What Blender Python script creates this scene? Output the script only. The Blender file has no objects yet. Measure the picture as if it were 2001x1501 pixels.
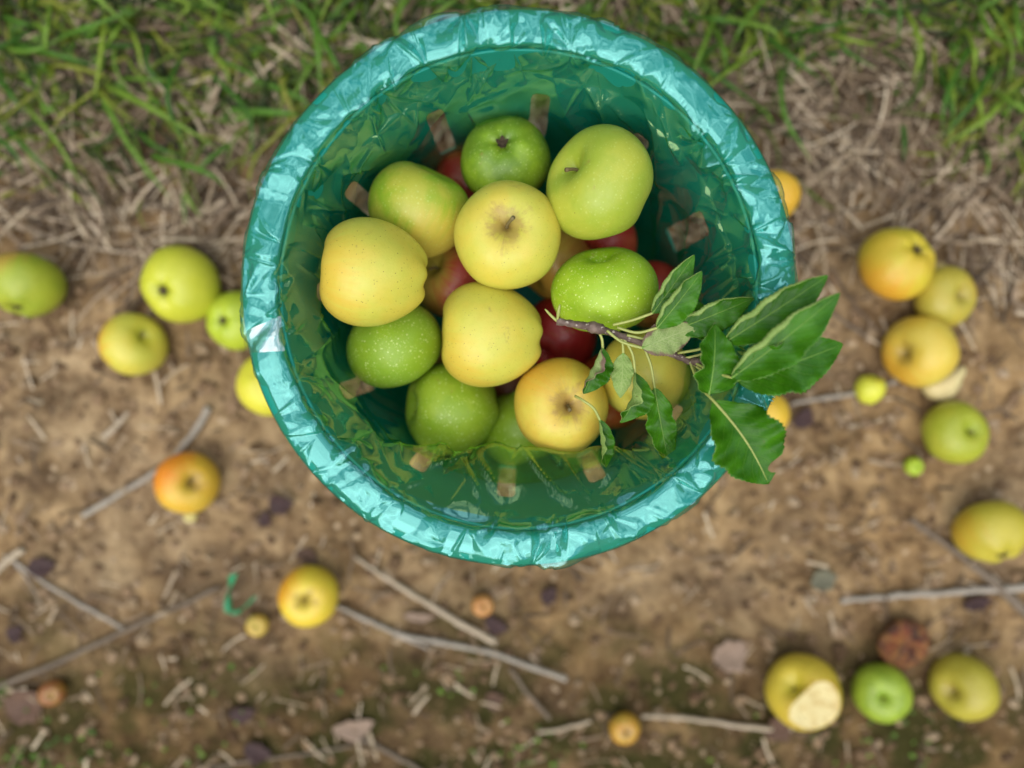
import bpy, bmesh, math, random
import numpy as np
from mathutils import Vector, Matrix, Quaternion

rnd = random.Random(11)
rs = np.random.RandomState(7)
sc = bpy.context.scene
COL = sc.collection
R = math.radians

# ------------------------------------------------------------------ camera, sky, sun, exposure
FPX, CAMH, TILT = 1503.0, 0.84, -math.asin(0.0569)      # focal length in photo pixels, eye height, tilt off straight down
cam_d = bpy.data.cameras.new('camera'); cam = bpy.data.objects.new('camera', cam_d); COL.objects.link(cam)
cam.location = (0, 0, CAMH); cam.rotation_euler = (TILT, 0, 0)
cam_d.sensor_width = 36.0; cam_d.lens = FPX / 2001 * 36.0
cam_d.clip_start = 0.02; cam_d.clip_end = 400
cam_d.dof.use_dof = True; cam_d.dof.focus_distance = 0.545; cam_d.dof.aperture_fstop = 1.65
sc.camera = cam

SUN_EL, SUN_AZ = R(58), R(205)
w = bpy.data.worlds.new('World'); sc.world = w; w.use_nodes = True
nt = w.node_tree; nt.nodes.clear()
def wn(t, **k):
    n = nt.nodes.new(t)
    for a, b in k.items(): setattr(n, a, b)
    return n
out = wn('ShaderNodeOutputWorld'); bg = wn('ShaderNodeBackground'); sky = wn('ShaderNodeTexSky')
sky.sky_type = 'NISHITA'; sky.sun_disc = False; sky.sun_elevation = SUN_EL; sky.sun_rotation = SUN_AZ
tc = wn('ShaderNodeTexCoord'); cl = wn('ShaderNodeTexNoise'); cl.inputs['Scale'].default_value = 2.6
cl.inputs['Detail'].default_value = 5; cl.inputs['Roughness'].default_value = 0.6
cr = wn('ShaderNodeMapRange'); cr.inputs['From Min'].default_value = 0.40; cr.inputs['From Max'].default_value = 0.62
cl2 = wn('ShaderNodeTexNoise'); cl2.inputs['Scale'].default_value = 4.3; cl2.inputs['Detail'].default_value = 4
ccr = wn('ShaderNodeValToRGB')
ccr.color_ramp.elements[0].position = 0.30; ccr.color_ramp.elements[0].color = (3.0, 3.4, 4.0, 1)
ccr.color_ramp.elements[1].position = 0.54; ccr.color_ramp.elements[1].color = (13.5, 14.0, 14.6, 1)
mx = wn('ShaderNodeMix', data_type='RGBA')
L = nt.links
L.new(tc.outputs['Generated'], cl.inputs['Vector']); L.new(tc.outputs['Generated'], cl2.inputs['Vector'])
L.new(cl.outputs['Fac'], cr.inputs['Value']); L.new(cl2.outputs['Fac'], ccr.inputs['Fac'])
L.new(cr.outputs['Result'], mx.inputs[0]); L.new(sky.outputs['Color'], mx.inputs[6]); L.new(ccr.outputs['Color'], mx.inputs[7])
# unseen orchard trees: dark band put into the lower sky for the film's reflections
sepw = wn('ShaderNodeSeparateXYZ'); tn = wn('ShaderNodeTexNoise'); tn.inputs['Scale'].default_value = 4.0; tn.inputs['Detail'].default_value = 6
add = wn('ShaderNodeMath', operation='MULTIPLY_ADD'); add.inputs[1].default_value = -0.9
tmr = wn('ShaderNodeMapRange'); tmr.inputs['From Min'].default_value = 0.08; tmr.inputs['From Max'].default_value = 0.16
mx2 = wn('ShaderNodeMix', data_type='RGBA'); mx2.inputs[6].default_value = (1.0, 1.35, 0.5, 1)
L.new(tc.outputs['Generated'], sepw.inputs[0]); L.new(tc.outputs['Generated'], tn.inputs['Vector'])
L.new(tn.outputs['Fac'], add.inputs[0]); L.new(sepw.outputs['Z'], add.inputs[2]); L.new(add.outputs[0], tmr.inputs['Value'])
L.new(tmr.outputs['Result'], mx2.inputs[0]); L.new(mx.outputs[2], mx2.inputs[7])
L.new(mx2.outputs[2], bg.inputs['Color']); bg.inputs['Strength'].default_value = 0.15
L.new(bg.outputs['Background'], out.inputs['Surface'])

sun_d = bpy.data.lights.new('sun', 'SUN'); sun_d.energy = 1.5; sun_d.angle = R(70); sun_d.color = (1.0, 0.94, 0.84)
sun = bpy.data.objects.new('sun', sun_d); COL.objects.link(sun)
sd = Vector((math.sin(SUN_AZ) * math.cos(SUN_EL), math.cos(SUN_AZ) * math.cos(SUN_EL), math.sin(SUN_EL)))
sun.rotation_euler = (-sd).to_track_quat('-Z', 'Y').to_euler()

vs = sc.view_settings
sc.display_settings.display_device = 'sRGB'
vs.view_transform = 'Standard'; vs.look = 'None'; vs.exposure = 0.54; vs.gamma = 1.0
cy = sc.cycles
cy.max_bounces = 10; cy.transparent_max_bounces = 16; cy.glossy_bounces = 4; cy.diffuse_bounces = 3
cy.caustics_reflective = False; cy.caustics_refractive = False; cy.use_denoising = True; cy.sample_clamp_indirect = 6

# ------------------------------------------------------------------ helpers
CA, SA = math.cos(TILT), math.sin(TILT)
def P(px, py, z=0.0):
    """a place in the scene read off the photograph: pixel of the 2001x1501 photo, height above the soil"""
    u = (px - 1000.5) / FPX; v = (750.5 - py) / FPX
    d = Vector((u, v * CA + SA, v * SA - CA))
    return Vector((0, 0, CAMH)) + d * ((z - CAMH) / d.z)
def link_mesh(name, verts, faces, mat, parent=None, smooth=True):
    me = bpy.data.meshes.new(name)
    if isinstance(verts, np.ndarray): verts = verts.tolist()
    if isinstance(faces, np.ndarray): faces = faces.tolist()
    me.from_pydata(verts, [], faces)
    if smooth: me.polygons.foreach_set('use_smooth', [True] * len(me.polygons))
    if mat is not None:
        for m in (mat if isinstance(mat, (list, tuple)) else [mat]): me.materials.append(m)
    me.update()
    o = bpy.data.objects.new(name, me); COL.objects.link(o)
    if parent is not None: o.parent = parent
    return o
def tag(o, label=None, cat=None, group=None, kind=None):
    if label: o['label'] = label
    if cat: o['category'] = cat
    if group: o['group'] = group
    if kind: o['kind'] = kind
    return o
def empty(name, loc=(0, 0, 0)):
    o = bpy.data.objects.new(name, None); o.location = loc; COL.objects.link(o); o.empty_display_size = 0.02
    return o

def _hash(ix, iy, seed):
    h = (ix.astype(np.int64) * 374761393 + iy.astype(np.int64) * 668265263 + seed * 1442695041) & 0xffffffff
    h = ((h ^ (h >> 13)) * 1274126177) & 0xffffffff
    return (h ^ (h >> 16)) & 0xffffffff
def perlin(x, y, seed=0):
    ix, iy = np.floor(x), np.floor(y); fx, fy = x - ix, y - iy
    u, v = fx * fx * fx * (fx * (fx * 6 - 15) + 10), fy * fy * fy * (fy * (fy * 6 - 15) + 10)
    def g(a, b, dx, dy):
        an = _hash(a, b, seed) * (2 * math.pi / 4294967296.0)
        return np.cos(an) * dx + np.sin(an) * dy
    n00, n10 = g(ix, iy, fx, fy), g(ix + 1, iy, fx - 1, fy)
    n01, n11 = g(ix, iy + 1, fx, fy - 1), g(ix + 1, iy + 1, fx - 1, fy - 1)
    return (n00 * (1 - u) + n10 * u) * (1 - v) + (n01 * (1 - u) + n11 * u) * v
def fbm(x, y, oct=4, seed=0, gain=.5):
    a, s, t = 1.0, 0.0, 0.0
    for k in range(oct):
        s = s + a * perlin(x * 2 ** k, y * 2 ** k, seed + k); t += a; a *= gain
    return s / t

class NT:
    """small builder for node materials"""
    def __init__(s, name):
        s.m = bpy.data.materials.new(name); s.m.use_nodes = True; s.t = s.m.node_tree; s.t.nodes.clear()
        s.out = s.n('ShaderNodeOutputMaterial')
    def n(s, typ, ins=None, **k):
        nd = s.t.nodes.new(typ)
        for a, b in k.items(): setattr(nd, a, b)
        for a, b in (ins or {}).items(): s.set(nd, a, b)
        return nd
    def set(s, nd, a, b):
        i = nd.inputs[a]
        if isinstance(b, bpy.types.NodeSocket): s.t.links.new(b, i)
        else: i.default_value = (tuple(b) + (1,)) if isinstance(b, tuple) and len(b) == 3 and i.type == 'RGBA' else b
    def noise(s, vec, scale, detail=3, rough=.55, dist=0, dim=None):
        nd = s.n('ShaderNodeTexNoise', {'Scale': scale, 'Detail': detail, 'Roughness': rough, 'Distortion': dist})
        if vec is not None: s.set(nd, 'Vector', vec)
        return nd.outputs['Fac']
    def rng(s, v, a, b, c=0.0, d=1.0, smooth=True):
        nd = s.n('ShaderNodeMapRange', {'Value': v, 'From Min': a, 'From Max': b, 'To Min': c, 'To Max': d})
        if smooth: nd.interpolation_type = 'SMOOTHSTEP'
        return nd.outputs['Result']
    def mix(s, f, a, b, mode='MIX'):
        nd = s.n('ShaderNodeMix', data_type='RGBA', blend_type=mode)
        s.set(nd, 0, f); s.set(nd, 6, a); s.set(nd, 7, b)
        return nd.outputs[2]
    def math(s, op, a, b=None, c=None):
        nd = s.n('ShaderNodeMath', operation=op); s.set(nd, 0, a)
        if b is not None: s.set(nd, 1, b)
        if c is not None: s.set(nd, 2, c)
        return nd.outputs[0]
    def ramp(s, f, stops):
        nd = s.n('ShaderNodeValToRGB', {'Fac': f}); e = nd.color_ramp.elements
        while len(e) < len(stops): e.new(0.5)
        for k, (p, c) in enumerate(stops): e[k].position = p; e[k].color = tuple(c) + (1,)
        return nd.outputs['Color']
    def bump(s, h, strength, dist):
        return s.n('ShaderNodeBump', {'Height': h, 'Strength': strength, 'Distance': dist}).outputs['Normal']
    def pbsdf(s, **k):
        b = s.n('ShaderNodeBsdfPrincipled')
        for a, v in k.items(): s.set(b, a.replace('_', ' '), v)
        s.t.links.new(b.outputs[0], s.out.inputs['Surface']); return b
    def obj(s): return s.n('ShaderNodeTexCoord').outputs['Object']

def tube(pts, radii, sides=8, cap=True):
    """tapered tube through points; returns verts, faces"""
    pts = [Vector(p) for p in pts]; n = len(pts); V = []; F = []
    ref = Vector((0, 0, 1))
    for i, p in enumerate(pts):
        t = (pts[min(i + 1, n - 1)] - pts[max(i - 1, 0)]).normalized()
        if abs(t.dot(ref)) > .95: ref = Vector((0, 1, 0)) if abs(t.y) < .9 else Vector((1, 0, 0))
        a = t.cross(ref).normalized(); b = t.cross(a)
        for k in range(sides):
            an = 2 * math.pi * k / sides
            V.append(p + (a * math.cos(an) + b * math.sin(an)) * radii[i])
    for i in range(n - 1):
        for k in range(sides):
            F.append((i * sides + k, i * sides + (k + 1) % sides, (i + 1) * sides + (k + 1) % sides, (i + 1) * sides + k))
    if cap:
        F.append(tuple(range(sides))[::-1]); F.append(tuple(range((n - 1) * sides, n * sides)))
    return [tuple(v) for v in V], F
def spline(pts, n):
    """Catmull-Rom through points"""
    pts = [Vector(p) for p in pts]
    q = [pts[0] * 2 - pts[1]] + pts + [pts[-1] * 2 - pts[-2]]; m = len(pts) - 1; o = []
    for i in range(n):
        t = i / (n - 1) * m; k = min(int(t), m - 1); f = t - k
        a, b, c, d = q[k:k + 4]
        o.append(0.5 * ((2 * b) + (c - a) * f + (2 * a - 5 * b + 4 * c - d) * f * f + (3 * b - a - 3 * c + d) * f ** 3))
    return o
def merge(parts):
    V, F = [], []
    for v, f in parts:
        k = len(V); V += list(v); F += [tuple(i + k for i in q) for q in f]
    return V, F

# ------------------------------------------------------------------ ground
def soil_height(x, y):
    h = fbm(x * 3.1, y * 3.1, 3, 5) * .022 + fbm(x * 14, y * 14, 4, 21) * .012
    c = np.abs(perlin(x * 46, y * 46, 40)); h = h + (.5 - c) * .0045 + perlin(x * 110, y * 110, 41) * .0018
    return h - .006
def axis(lo, hi, step):
    core = list(np.arange(lo, hi, step)); a = hi; s = step; up = []
    while a < 70: up.append(a); s *= 1.22; a += s
    a = lo - step; s = step; dn = []
    while a > -70: dn.append(a); s *= 1.22; a -= s
    return np.array(dn[::-1] + core + up)
ax, ay = axis(-.72, .72, .0035), axis(-.56, .52, .0035)
GX, GY = np.meshgrid(ax, ay); GZ = soil_height(GX, GY)
fade = np.clip(1.6 - np.maximum(np.abs(GX), np.abs(GY)) / 2.0, 0.0, 1); GZ = GZ * fade
nx, ny = len(ax), len(ay)
idx = np.arange(nx * ny).reshape(ny, nx)
gf = np.stack([idx[:-1, :-1], idx[:-1, 1:], idx[1:, 1:], idx[1:, :-1]], -1).reshape(-1, 4)
_hx, _hy = np.arange(-1.3, 1.3, .003), np.arange(-1.1, 1.1, .003)
_HM = (soil_height(*np.meshgrid(_hx, _hy))).tolist(); _NX, _NY = len(_hx) - 2, len(_hy) - 2
def H(x, y):
    u, v = (x + 1.3) / .003, (y + 1.1) / .003; i, j = min(max(int(u), 0), _NX), min(max(int(v), 0), _NY); u = min(max(u - i, 0), 1); v = min(max(v - j, 0), 1)
    a, b_ = _HM[j], _HM[j + 1]
    return (a[i] * (1 - u) + a[i + 1] * u) * (1 - v) + (b_[i] * (1 - u) + b_[i + 1] * u) * v

b = NT('soil'); o = b.obj()
n1 = b.noise(o, 3.2, 4, .6); n2 = b.noise(o, 24, 5, .62, .6); n3 = b.noise(o, 85, 3, .6)
c = b.ramp(n2, [(.30, (.060, .038, .020)), (.43, (.150, .096, .054)), (.55, (.275, .192, .110)), (.70, (.46, .345, .21))])
c = b.mix(b.rng(n3, .35, .7), c, b.mix(.5, c, (.38, .28, .17)), 'MIX')
c = b.mix(b.rng(b.noise(o, 6, 3), .50, .66, 0, .45), c, b.mix(1.0, c, (1.5, 1.48, 1.42), 'MULTIPLY'))
c = b.mix(b.rng(n1, .38, .62, 0, .6), c, b.mix(1.0, c, (.84, .74, .55), 'MULTIPLY'))
vor = b.n('ShaderNodeTexVoronoi', {'Vector': o, 'Scale': 62.0, 'Randomness': 1.0}); vd = vor.outputs['Distance']
c = b.mix(b.math('MULTIPLY', b.rng(vd, .28, .12), b.rng(b.noise(o, 30, 1), .50, .60)), c, (.48, .37, .25))
c = b.mix(b.math('MULTIPLY', b.rng(b.noise(o, 9, 3), .55, .68), .6), c, (.085, .055, .035))
# moss growing along the near edge and in a few patches
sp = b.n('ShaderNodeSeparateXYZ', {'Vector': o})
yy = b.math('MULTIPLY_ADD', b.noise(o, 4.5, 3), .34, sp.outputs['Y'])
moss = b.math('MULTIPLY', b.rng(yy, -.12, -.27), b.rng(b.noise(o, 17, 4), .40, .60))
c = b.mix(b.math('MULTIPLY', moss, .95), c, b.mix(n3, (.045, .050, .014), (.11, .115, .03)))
c = b.mix(b.math('MULTIPLY', b.rng(yy, -.07, -.26), .9), c, b.mix(1.0, c, (.40, .36, .29), 'MULTIPLY'))  # near soil and moss: real brown, plus corner falloff of light painted in
# darker brown soil under the turf
tf = b.math('MULTIPLY_ADD', b.noise(o, 5, 3), .22, sp.outputs['Y'])
c = b.mix(b.math('MULTIPLY', b.rng(tf, .30, .44), .85), c, b.mix(n2, (.030, .022, .012), (.085, .060, .032)))
c = b.mix(1.0, c, (.90, .855, .79), 'MULTIPLY')
bh = b.math('ADD', b.math('MULTIPLY', n2, .6), b.math('MULTIPLY', n3, .4))
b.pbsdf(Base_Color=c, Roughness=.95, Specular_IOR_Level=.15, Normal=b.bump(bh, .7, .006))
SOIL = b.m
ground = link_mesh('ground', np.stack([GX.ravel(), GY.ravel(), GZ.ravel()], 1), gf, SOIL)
tag(ground, kind='structure')

def island_mat(name, stops, rough=.6, trans=0.0, spec=.3):
    b = NT(name); g = b.n('ShaderNodeNewGeometry'); c = b.ramp(g.outputs['Random Per Island'], stops)
    o = b.obj(); c = b.mix(b.rng(b.noise(o, 120, 2), .35, .7), c, b.mix(1.0, c, (.72, .70, .62), 'MULTIPLY'))
    if trans:
        d = b.n('ShaderNodeBsdfPrincipled', {'Base Color': c, 'Roughness': rough, 'Specular IOR Level': spec})
        t = b.n('ShaderNodeBsdfTranslucent', {'Color': c}); mxs = b.n('ShaderNodeMixShader', {0: trans})
        b.t.links.new(d.outputs[0], mxs.inputs[1]); b.t.links.new(t.outputs[0], mxs.inputs[2])
        b.t.links.new(mxs.outputs[0], b.out.inputs['Surface'])
    else: b.pbsdf(Base_Color=c, Roughness=rough, Specular_IOR_Level=spec)
    return b.m
M_GRASS = island_mat('green_grass_blade', [(0, (.012, .024, .003)), (.35, (.052, .095, .007)), (.65, (.135, .205, .013)), (.88, (.25, .30, .028)), (1, (.34, .33, .065))], .5, .35)
M_STRAW = island_mat('dry_straw', [(0, (.055, .036, .022)), (.35, (.18, .12, .075)), (.7, (.36, .265, .175)), (1, (.62, .50, .36))], .7, .15)
M_CLOVER = island_mat('low_leaf', [(0, (.05, .11, .012)), (.6, (.10, .21, .02)), (1, (.17, .31, .03))], .5, .3)
M_CRUMB = island_mat('soil_crumb', [(0, (.10, .06, .035)), (.4, (.25, .16, .095)), (.75, (.28, .19, .118)), (1, (.38, .28, .185))], .95, 0, .1)

# density of green grass and of straw over the plot (boundaries read off the photo, then laid on the soil)
def interp(tab, x): return np.interp(x, [t[0] for t in tab], [t[1] for t in tab])
GREEN = [(-900, 220), (0, 250), (110, 300), (250, 235), (450, 250), (600, 210), (750, 130), (1000, 60), (1290, 130), (1430, 200), (1560, 130), (1700, 70), (1800, 90), (1850, 260), (2001, 300), (2900, 200)]
STRAW = [(-900, 470), (0, 470), (500, 480), (1500, 520), (1750, 440), (2001, 560), (2900, 500)]
def candidates(n, tab, soft, seed, y0, y1, patchy=1.6):
    r = np.random.RandomState(seed); got = []
    while len(got) < n:
        m = 6 * n; px, py = r.uniform(-420, 2420, m), r.uniform(y0, y1, m)
        e = interp(tab, px) + 140 * fbm(px / 130., py / 130., 2, seed)
        p = 1 / (1 + np.exp(np.clip((py - e) / soft, -40, 40)))
        q = .60 + patchy * fbm(px / 95., py / 95., 2, seed + 9)
        ok = (r.rand(m) < p) & (r.rand(m) < q); got += list(zip(px[ok], py[ok]))
    return got[:n], r
def blades(n, tab, soft, lrange, wrange, lift, seed, flat, y0=-450, y1=700, patchy=1.6, swirl=.55):
    spots, r = candidates(n, tab, soft, seed, y0, y1, patchy); V = []; F = []
    for px, py in spots:
        b0 = P(px, py, 0); z0 = H(b0.x, b0.y); L_ = r.uniform(*lrange) * (.7 + .6 * r.rand()); W_ = r.uniform(*wrange)
        an = r.uniform(0, 2 * math.pi) if r.rand() < swirl else r.normal(-1.0, .6) + 1.4 * math.sin(px / 210. + py / 150.)
        up = lift * (.3 + r.rand()); curl = r.uniform(-1.2, 1.2) * (.45 if flat else 1); lie = r.uniform(.0008, .012)
        pts = []; q = Vector((b0.x, b0.y, z0 + lie)); k = 5; ang = up
        for i in range(k + 1):
            pts.append(q.copy()); a2 = an + curl * i / k
            q = q + Vector((math.cos(a2) * math.cos(ang), math.sin(a2) * math.cos(ang), math.sin(ang))) * (L_ / k)
            ang -= up * 1.75 / k * (1 + .5 * r.rand()) if not flat else up * 1.2 / k
        base = len(V)
        for i, q in enumerate(pts):
            q.z = max(q.z, H(q.x, q.y) + lie * .6)
            t = i / k; ww = W_ * .5 * ((1 - t ** 2.2 * .92) * (.75 + .25 * min(1, t * 4)) if not flat else 1 - .3 * t)
            a2 = an + curl * t; sd_ = Vector((-math.sin(a2), math.cos(a2), 0)) * ww
            V.append(tuple(q - sd_)); V.append(tuple(q + Vector((0, 0, (.5 if flat else -.25) * ww)))); V.append(tuple(q + sd_))
        for i in range(k):
            j = base + i * 3; F += [(j, j + 1, j + 4, j + 3), (j + 1, j + 2, j + 5, j + 4)]
    return V, F
g1 = blades(5600, GREEN, 40, (.03, .085), (.0022, .0056), .75, 31, False)
s1 = blades(9000, STRAW, 38, (.02, .08), (.0016, .0048), .22, 57, True)
s2 = blades(1300, [(-900, 2500), (2900, 2500)], 60, (.008, .036), (.0014, .0042), .1, 83, True, 330, 1700, 2.4)
# the long blades that stand out, each bent the way it lies in the photo
LONG = [((200,165),(300,215),(430,292),9,.05),((188,170),(255,290),(332,388),9,.035),((260,250),(310,290),(365,308),7,.03),((300,205),(345,250),(362,308),7,.03),
 ((240,225),(262,270),(290,360),6,.02),((60,45),(85,60),(85,110),9,.04),((100,0),(92,50),(88,110),8,.05),((110,75),(180,50),(290,10),7,.05),((0,30),(40,45),(75,55),8,.04),
 ((0,235),(50,290),(110,350),9,.03),((352,345),(365,385),(392,425),8,.02),((356,350),(358,390),(362,440),7,.015),((610,20),(620,95),(628,190),9,.05),((588,0),(650,115),(668,152),7,.06),
 ((705,5),(665,55),(632,80),8,.05),((655,190),(600,212),(560,200),6,.02),((1286,78),(1395,145),(1480,205),9,.05),((1470,195),(1500,225),(1512,246),7,.02),((1490,62),(1545,110),(1605,155),9,.04),
 ((1600,62),(1660,78),(1715,90),8,.04),((1472,65),(1455,100),(1440,130),9,.03),((1835,130),(1858,200),(1862,255),8,.04),((1900,80),(1850,190),(1840,260),8,.05),((1960,100),(1900,200),(1840,270),9,.05),
 ((2000,150),(1930,230),(1850,280),9,.04),((1765,240),(1768,280),(1766,315),8,.02),((1880,40),(1905,100),(1900,160),9,.05),((450,235),(520,222),(538,228),8,.02),((415,105),(440,135),(448,165),7,.03),
 ((0,90),(60,100),(150,60),7,.04),((500,40),(540,20),(560,0),7,.05),((430,0),(425,40),(405,60),8,.05),((1340,30),(1400,38),(1470,50),8,.05),((930,0),(955,12),(975,25),8,.06),
 ((1985,0),(1990,60),(1999,110),10,.06),((1915,0),(1930,60),(1975,90),10,.06),((1640,30),(1700,20),(1760,40),7,.05),((820,10),(870,5),(930,22),7,.05)]
_sp, _r = candidates(170, GREEN, 26, 99, -250, 420)
for px, py in _sp:
    a_ = _r.normal(1.1, .9); L_ = _r.uniform(90, 220); dx, dy = math.cos(a_) * L_, math.sin(a_) * L_; bw = _r.normal(0, 22)
    if py + dy > 430: dy = 60
    LONG.append(((px, py), (px + dx * .5 + bw, py + dy * .5), (px + dx, py + dy), _r.uniform(5, 9.5), _r.uniform(.025, .06)))
lv, lf = [], []
for a, m_, c_, wd, hh in LONG:
    A, B_, C_ = P(*a, .012), P(*m_, hh), P(*c_, hh * .55 + .006)
    pts = spline([A, B_, C_], 12); base = len(lv)
    for i, q in enumerate(pts):
        t = i / 11; tn = (pts[min(i + 1, 11)] - pts[max(i - 1, 0)]); s = Vector((-tn.y, tn.x, 0)).normalized()
        ww = wd / 1790. * .62 * (1 - t ** 2.5 * .93)
        lv += [tuple(q - s * ww), tuple(q - Vector((0, 0, ww * .4))), tuple(q + s * ww)]
    for i in range(11):
        j = base + i * 3; lf += [(j, j + 1, j + 4, j + 3), (j + 1, j + 2, j + 5, j + 4)]
gv, gfc = merge([g1, (lv, lf)])
M_LONG = island_mat('long_grass_blade', [(0, (.045, .13, .015)), (.5, (.11, .25, .030)), (1, (.26, .36, .04))], .5, .3)
grass = link_mesh('grass', gv, gfc, [M_GRASS, M_LONG])
for f_ in grass.data.polygons[len(g1[1]):]: f_.material_index = 1
tag(grass, 'long and short green grass blades growing at the edge of the bare soil', 'grass', kind='stuff')
sv, sf = merge([s1, s2])
tag(link_mesh('dry_grass', sv, sf, M_STRAW), 'matted dead straw coloured grass lying along the edge of the turf', 'dry grass', kind='stuff')
# low round leaflets: clover in the turf, moss plants on the near soil
cv, cf = [], []
r = np.random.RandomState(5); k = 0
spots = [(130, 1480, 60, 40), (1055, 1478, 45, 26), (0, 1350, 20, 16), (860, 1340, 60, 10), (1700, 1490, 120, 20), (350, 1440, 160, 26), (1760, 1430, 60, 16), (30, 1490, 50, 20)]
todo = []
while len(todo) < 1500:
    px, py = r.uniform(-300, 2300), r.uniform(-500, 330)
    if r.rand() < 1 / (1 + math.exp((py - interp(GREEN, px) + 60) / 30)) and float(fbm(np.array([px / 60.]), np.array([py / 60.]), 2, 3)[0]) > -.02: todo.append((px, py, .007))
for sx, sy, sg, n_ in spots:
    for q in range(n_): todo.append((r.normal(sx, sg), r.normal(sy, sg * .6), .005))
for px, py, sz in todo:
    c0 = P(px, py, 0); z = H(c0.x, c0.y) + r.uniform(.004, .022 if py < 400 else .008); a0 = r.uniform(0, 6.28)
    for q in range(3 if py < 400 else 1):
        a = a0 + q * 2.09 + r.uniform(-.3, .3); s = sz * r.uniform(.6, 1.25); t1, t2 = r.uniform(-.35, .5), r.uniform(-.4, .4)
        base = len(cv); cc = Vector((c0.x + math.cos(a) * s * .6, c0.y + math.sin(a) * s * .6, z))
        cv.append(tuple(cc))
        for e in range(8):
            th = e * math.pi / 4; lx, ly = math.cos(th) * s * .6, math.sin(th) * s * .48
            X = lx * math.cos(a) - ly * math.sin(a); Y = lx * math.sin(a) + ly * math.cos(a)
            cv.append((cc.x + X, cc.y + Y, cc.z + lx * t1 + ly * t2 + .0008))
        for e in range(8): cf.append((base, base + 1 + e, base + 1 + (e + 1) % 8))
tag(link_mesh('clover', cv, cf, M_CLOVER), 'small round clover and moss leaflets low in the turf and on mossy soil', 'clover', kind='stuff')
# crumbs of soil
ico = bmesh.new(); bmesh.ops.create_icosphere(ico, subdivisions=1, radius=1.0)
iv = np.array([v.co[:] for v in ico.verts]); ifc = np.array([[v.index for v in f.verts] for f in ico.faces]); ico.free()
CV, CF = [], []; k = 0
for i in range(6000):
    px, py = rs.uniform(-250, 2250), rs.uniform(380, 1750); c0 = P(px, py, 0); s = .0012 + .0068 * rs.rand() ** 2.8
    v = iv * (1 + rs.uniform(-.28, .28, (len(iv), 1))) * s * rs.uniform(.6, 1.3, (1, 3)) * np.array([1, 1, .7])
    a = rs.uniform(0, 6.28); v = v @ np.array([[math.cos(a), -math.sin(a), 0], [math.sin(a), math.cos(a), 0], [0, 0, 1]])
    CV.append(v + np.array([c0.x, c0.y, H(c0.x, c0.y) + s * .25])); CF.append(ifc + k); k += len(iv)
tag(link_mesh('soil_crumbs', np.concatenate(CV), np.concatenate(CF), M_CRUMB, smooth=False), 'crumbs and clods of dry brown soil scattered over the bare ground', 'soil crumbs', kind='stuff')

# ------------------------------------------------------------------ basket
ZR = .316
BC = P(1014, 571.5, ZR); BX, BY = BC.x, BC.y
def wall_r(z): return .165 - .133 * (.309 - z)
b = NT('teal_plastic'); o = b.obj(); n = b.noise(o, 30, 3)
tcol = b.mix(n, (.014, .36, .275), (.020, .42, .33))
d_ = b.n('ShaderNodeBsdfPrincipled', {'Base Color': tcol, 'Roughness': .42, 'Specular IOR Level': .4, 'Normal': b.bump(b.noise(o, 260, 2), .12, .001)})
t_ = b.n('ShaderNodeBsdfTranslucent', {'Color': tcol}); mt_ = b.n('ShaderNodeMixShader', {0: .40})
b.t.links.new(d_.outputs[0], mt_.inputs[1]); b.t.links.new(t_.outputs[0], mt_.inputs[2]); b.t.links.new(mt_.outputs[0], b.out.inputs['Surface'])
M_TEAL = b.m
NTH, NZ = 1440, 190
SLOTS = [22, 52, 83.5, 114.5, 147, 178, 208, 239, 266.5, 294, 324, 353]
def slot_cut(th, z):
    for k, s in enumerate(SLOTS):
        d = (th - math.radians(s) + math.pi) % (2 * math.pi) - math.pi
        x = d * wall_r(z); hw = (.0115 if k == 0 else .0082) - .012 * max(0, z - .15)
        top, bot = .246, .163
        if abs(x) < hw and bot < z < top:
            if z < bot + .005 and abs(x) > hw - .005:
                if math.hypot(abs(x) - (hw - .005), (bot + .005) - z) > .005: continue
            if z > top - .005 and abs(x) > hw - .005:
                if math.hypot(abs(x) - (hw - .005), z - (top - .005)) > .005: continue
            return True
    return False
V, F = [], []
zs = np.linspace(.004, .309, NZ)
for j, z in enumerate(zs):
    for i in range(NTH):
        th = 2 * math.pi * i / NTH; rr = wall_r(z); V.append((rr * math.cos(th), rr * math.sin(th), z))
for j in range(NZ - 1):
    zc = (zs[j] + zs[j + 1]) / 2
    for i in range(NTH):
        if .15 < zc < .26 and slot_cut(2 * math.pi * (i + .5) / NTH, zc): continue
        i2 = (i + 1) % NTH; F.append((j * NTH + i, j * NTH + i2, (j + 1) * NTH + i2, (j + 1) * NTH + i))
basket = empty('basket', (BX, BY, 0))
tag(basket, 'round teal green plastic picking basket with slotted sides, standing on the soil', 'basket')
wl = link_mesh('wall', V, F, M_TEAL, basket)
so = wl.modifiers.new('thickness', 'SOLIDIFY'); so.thickness = .0022; so.offset = -1
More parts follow.
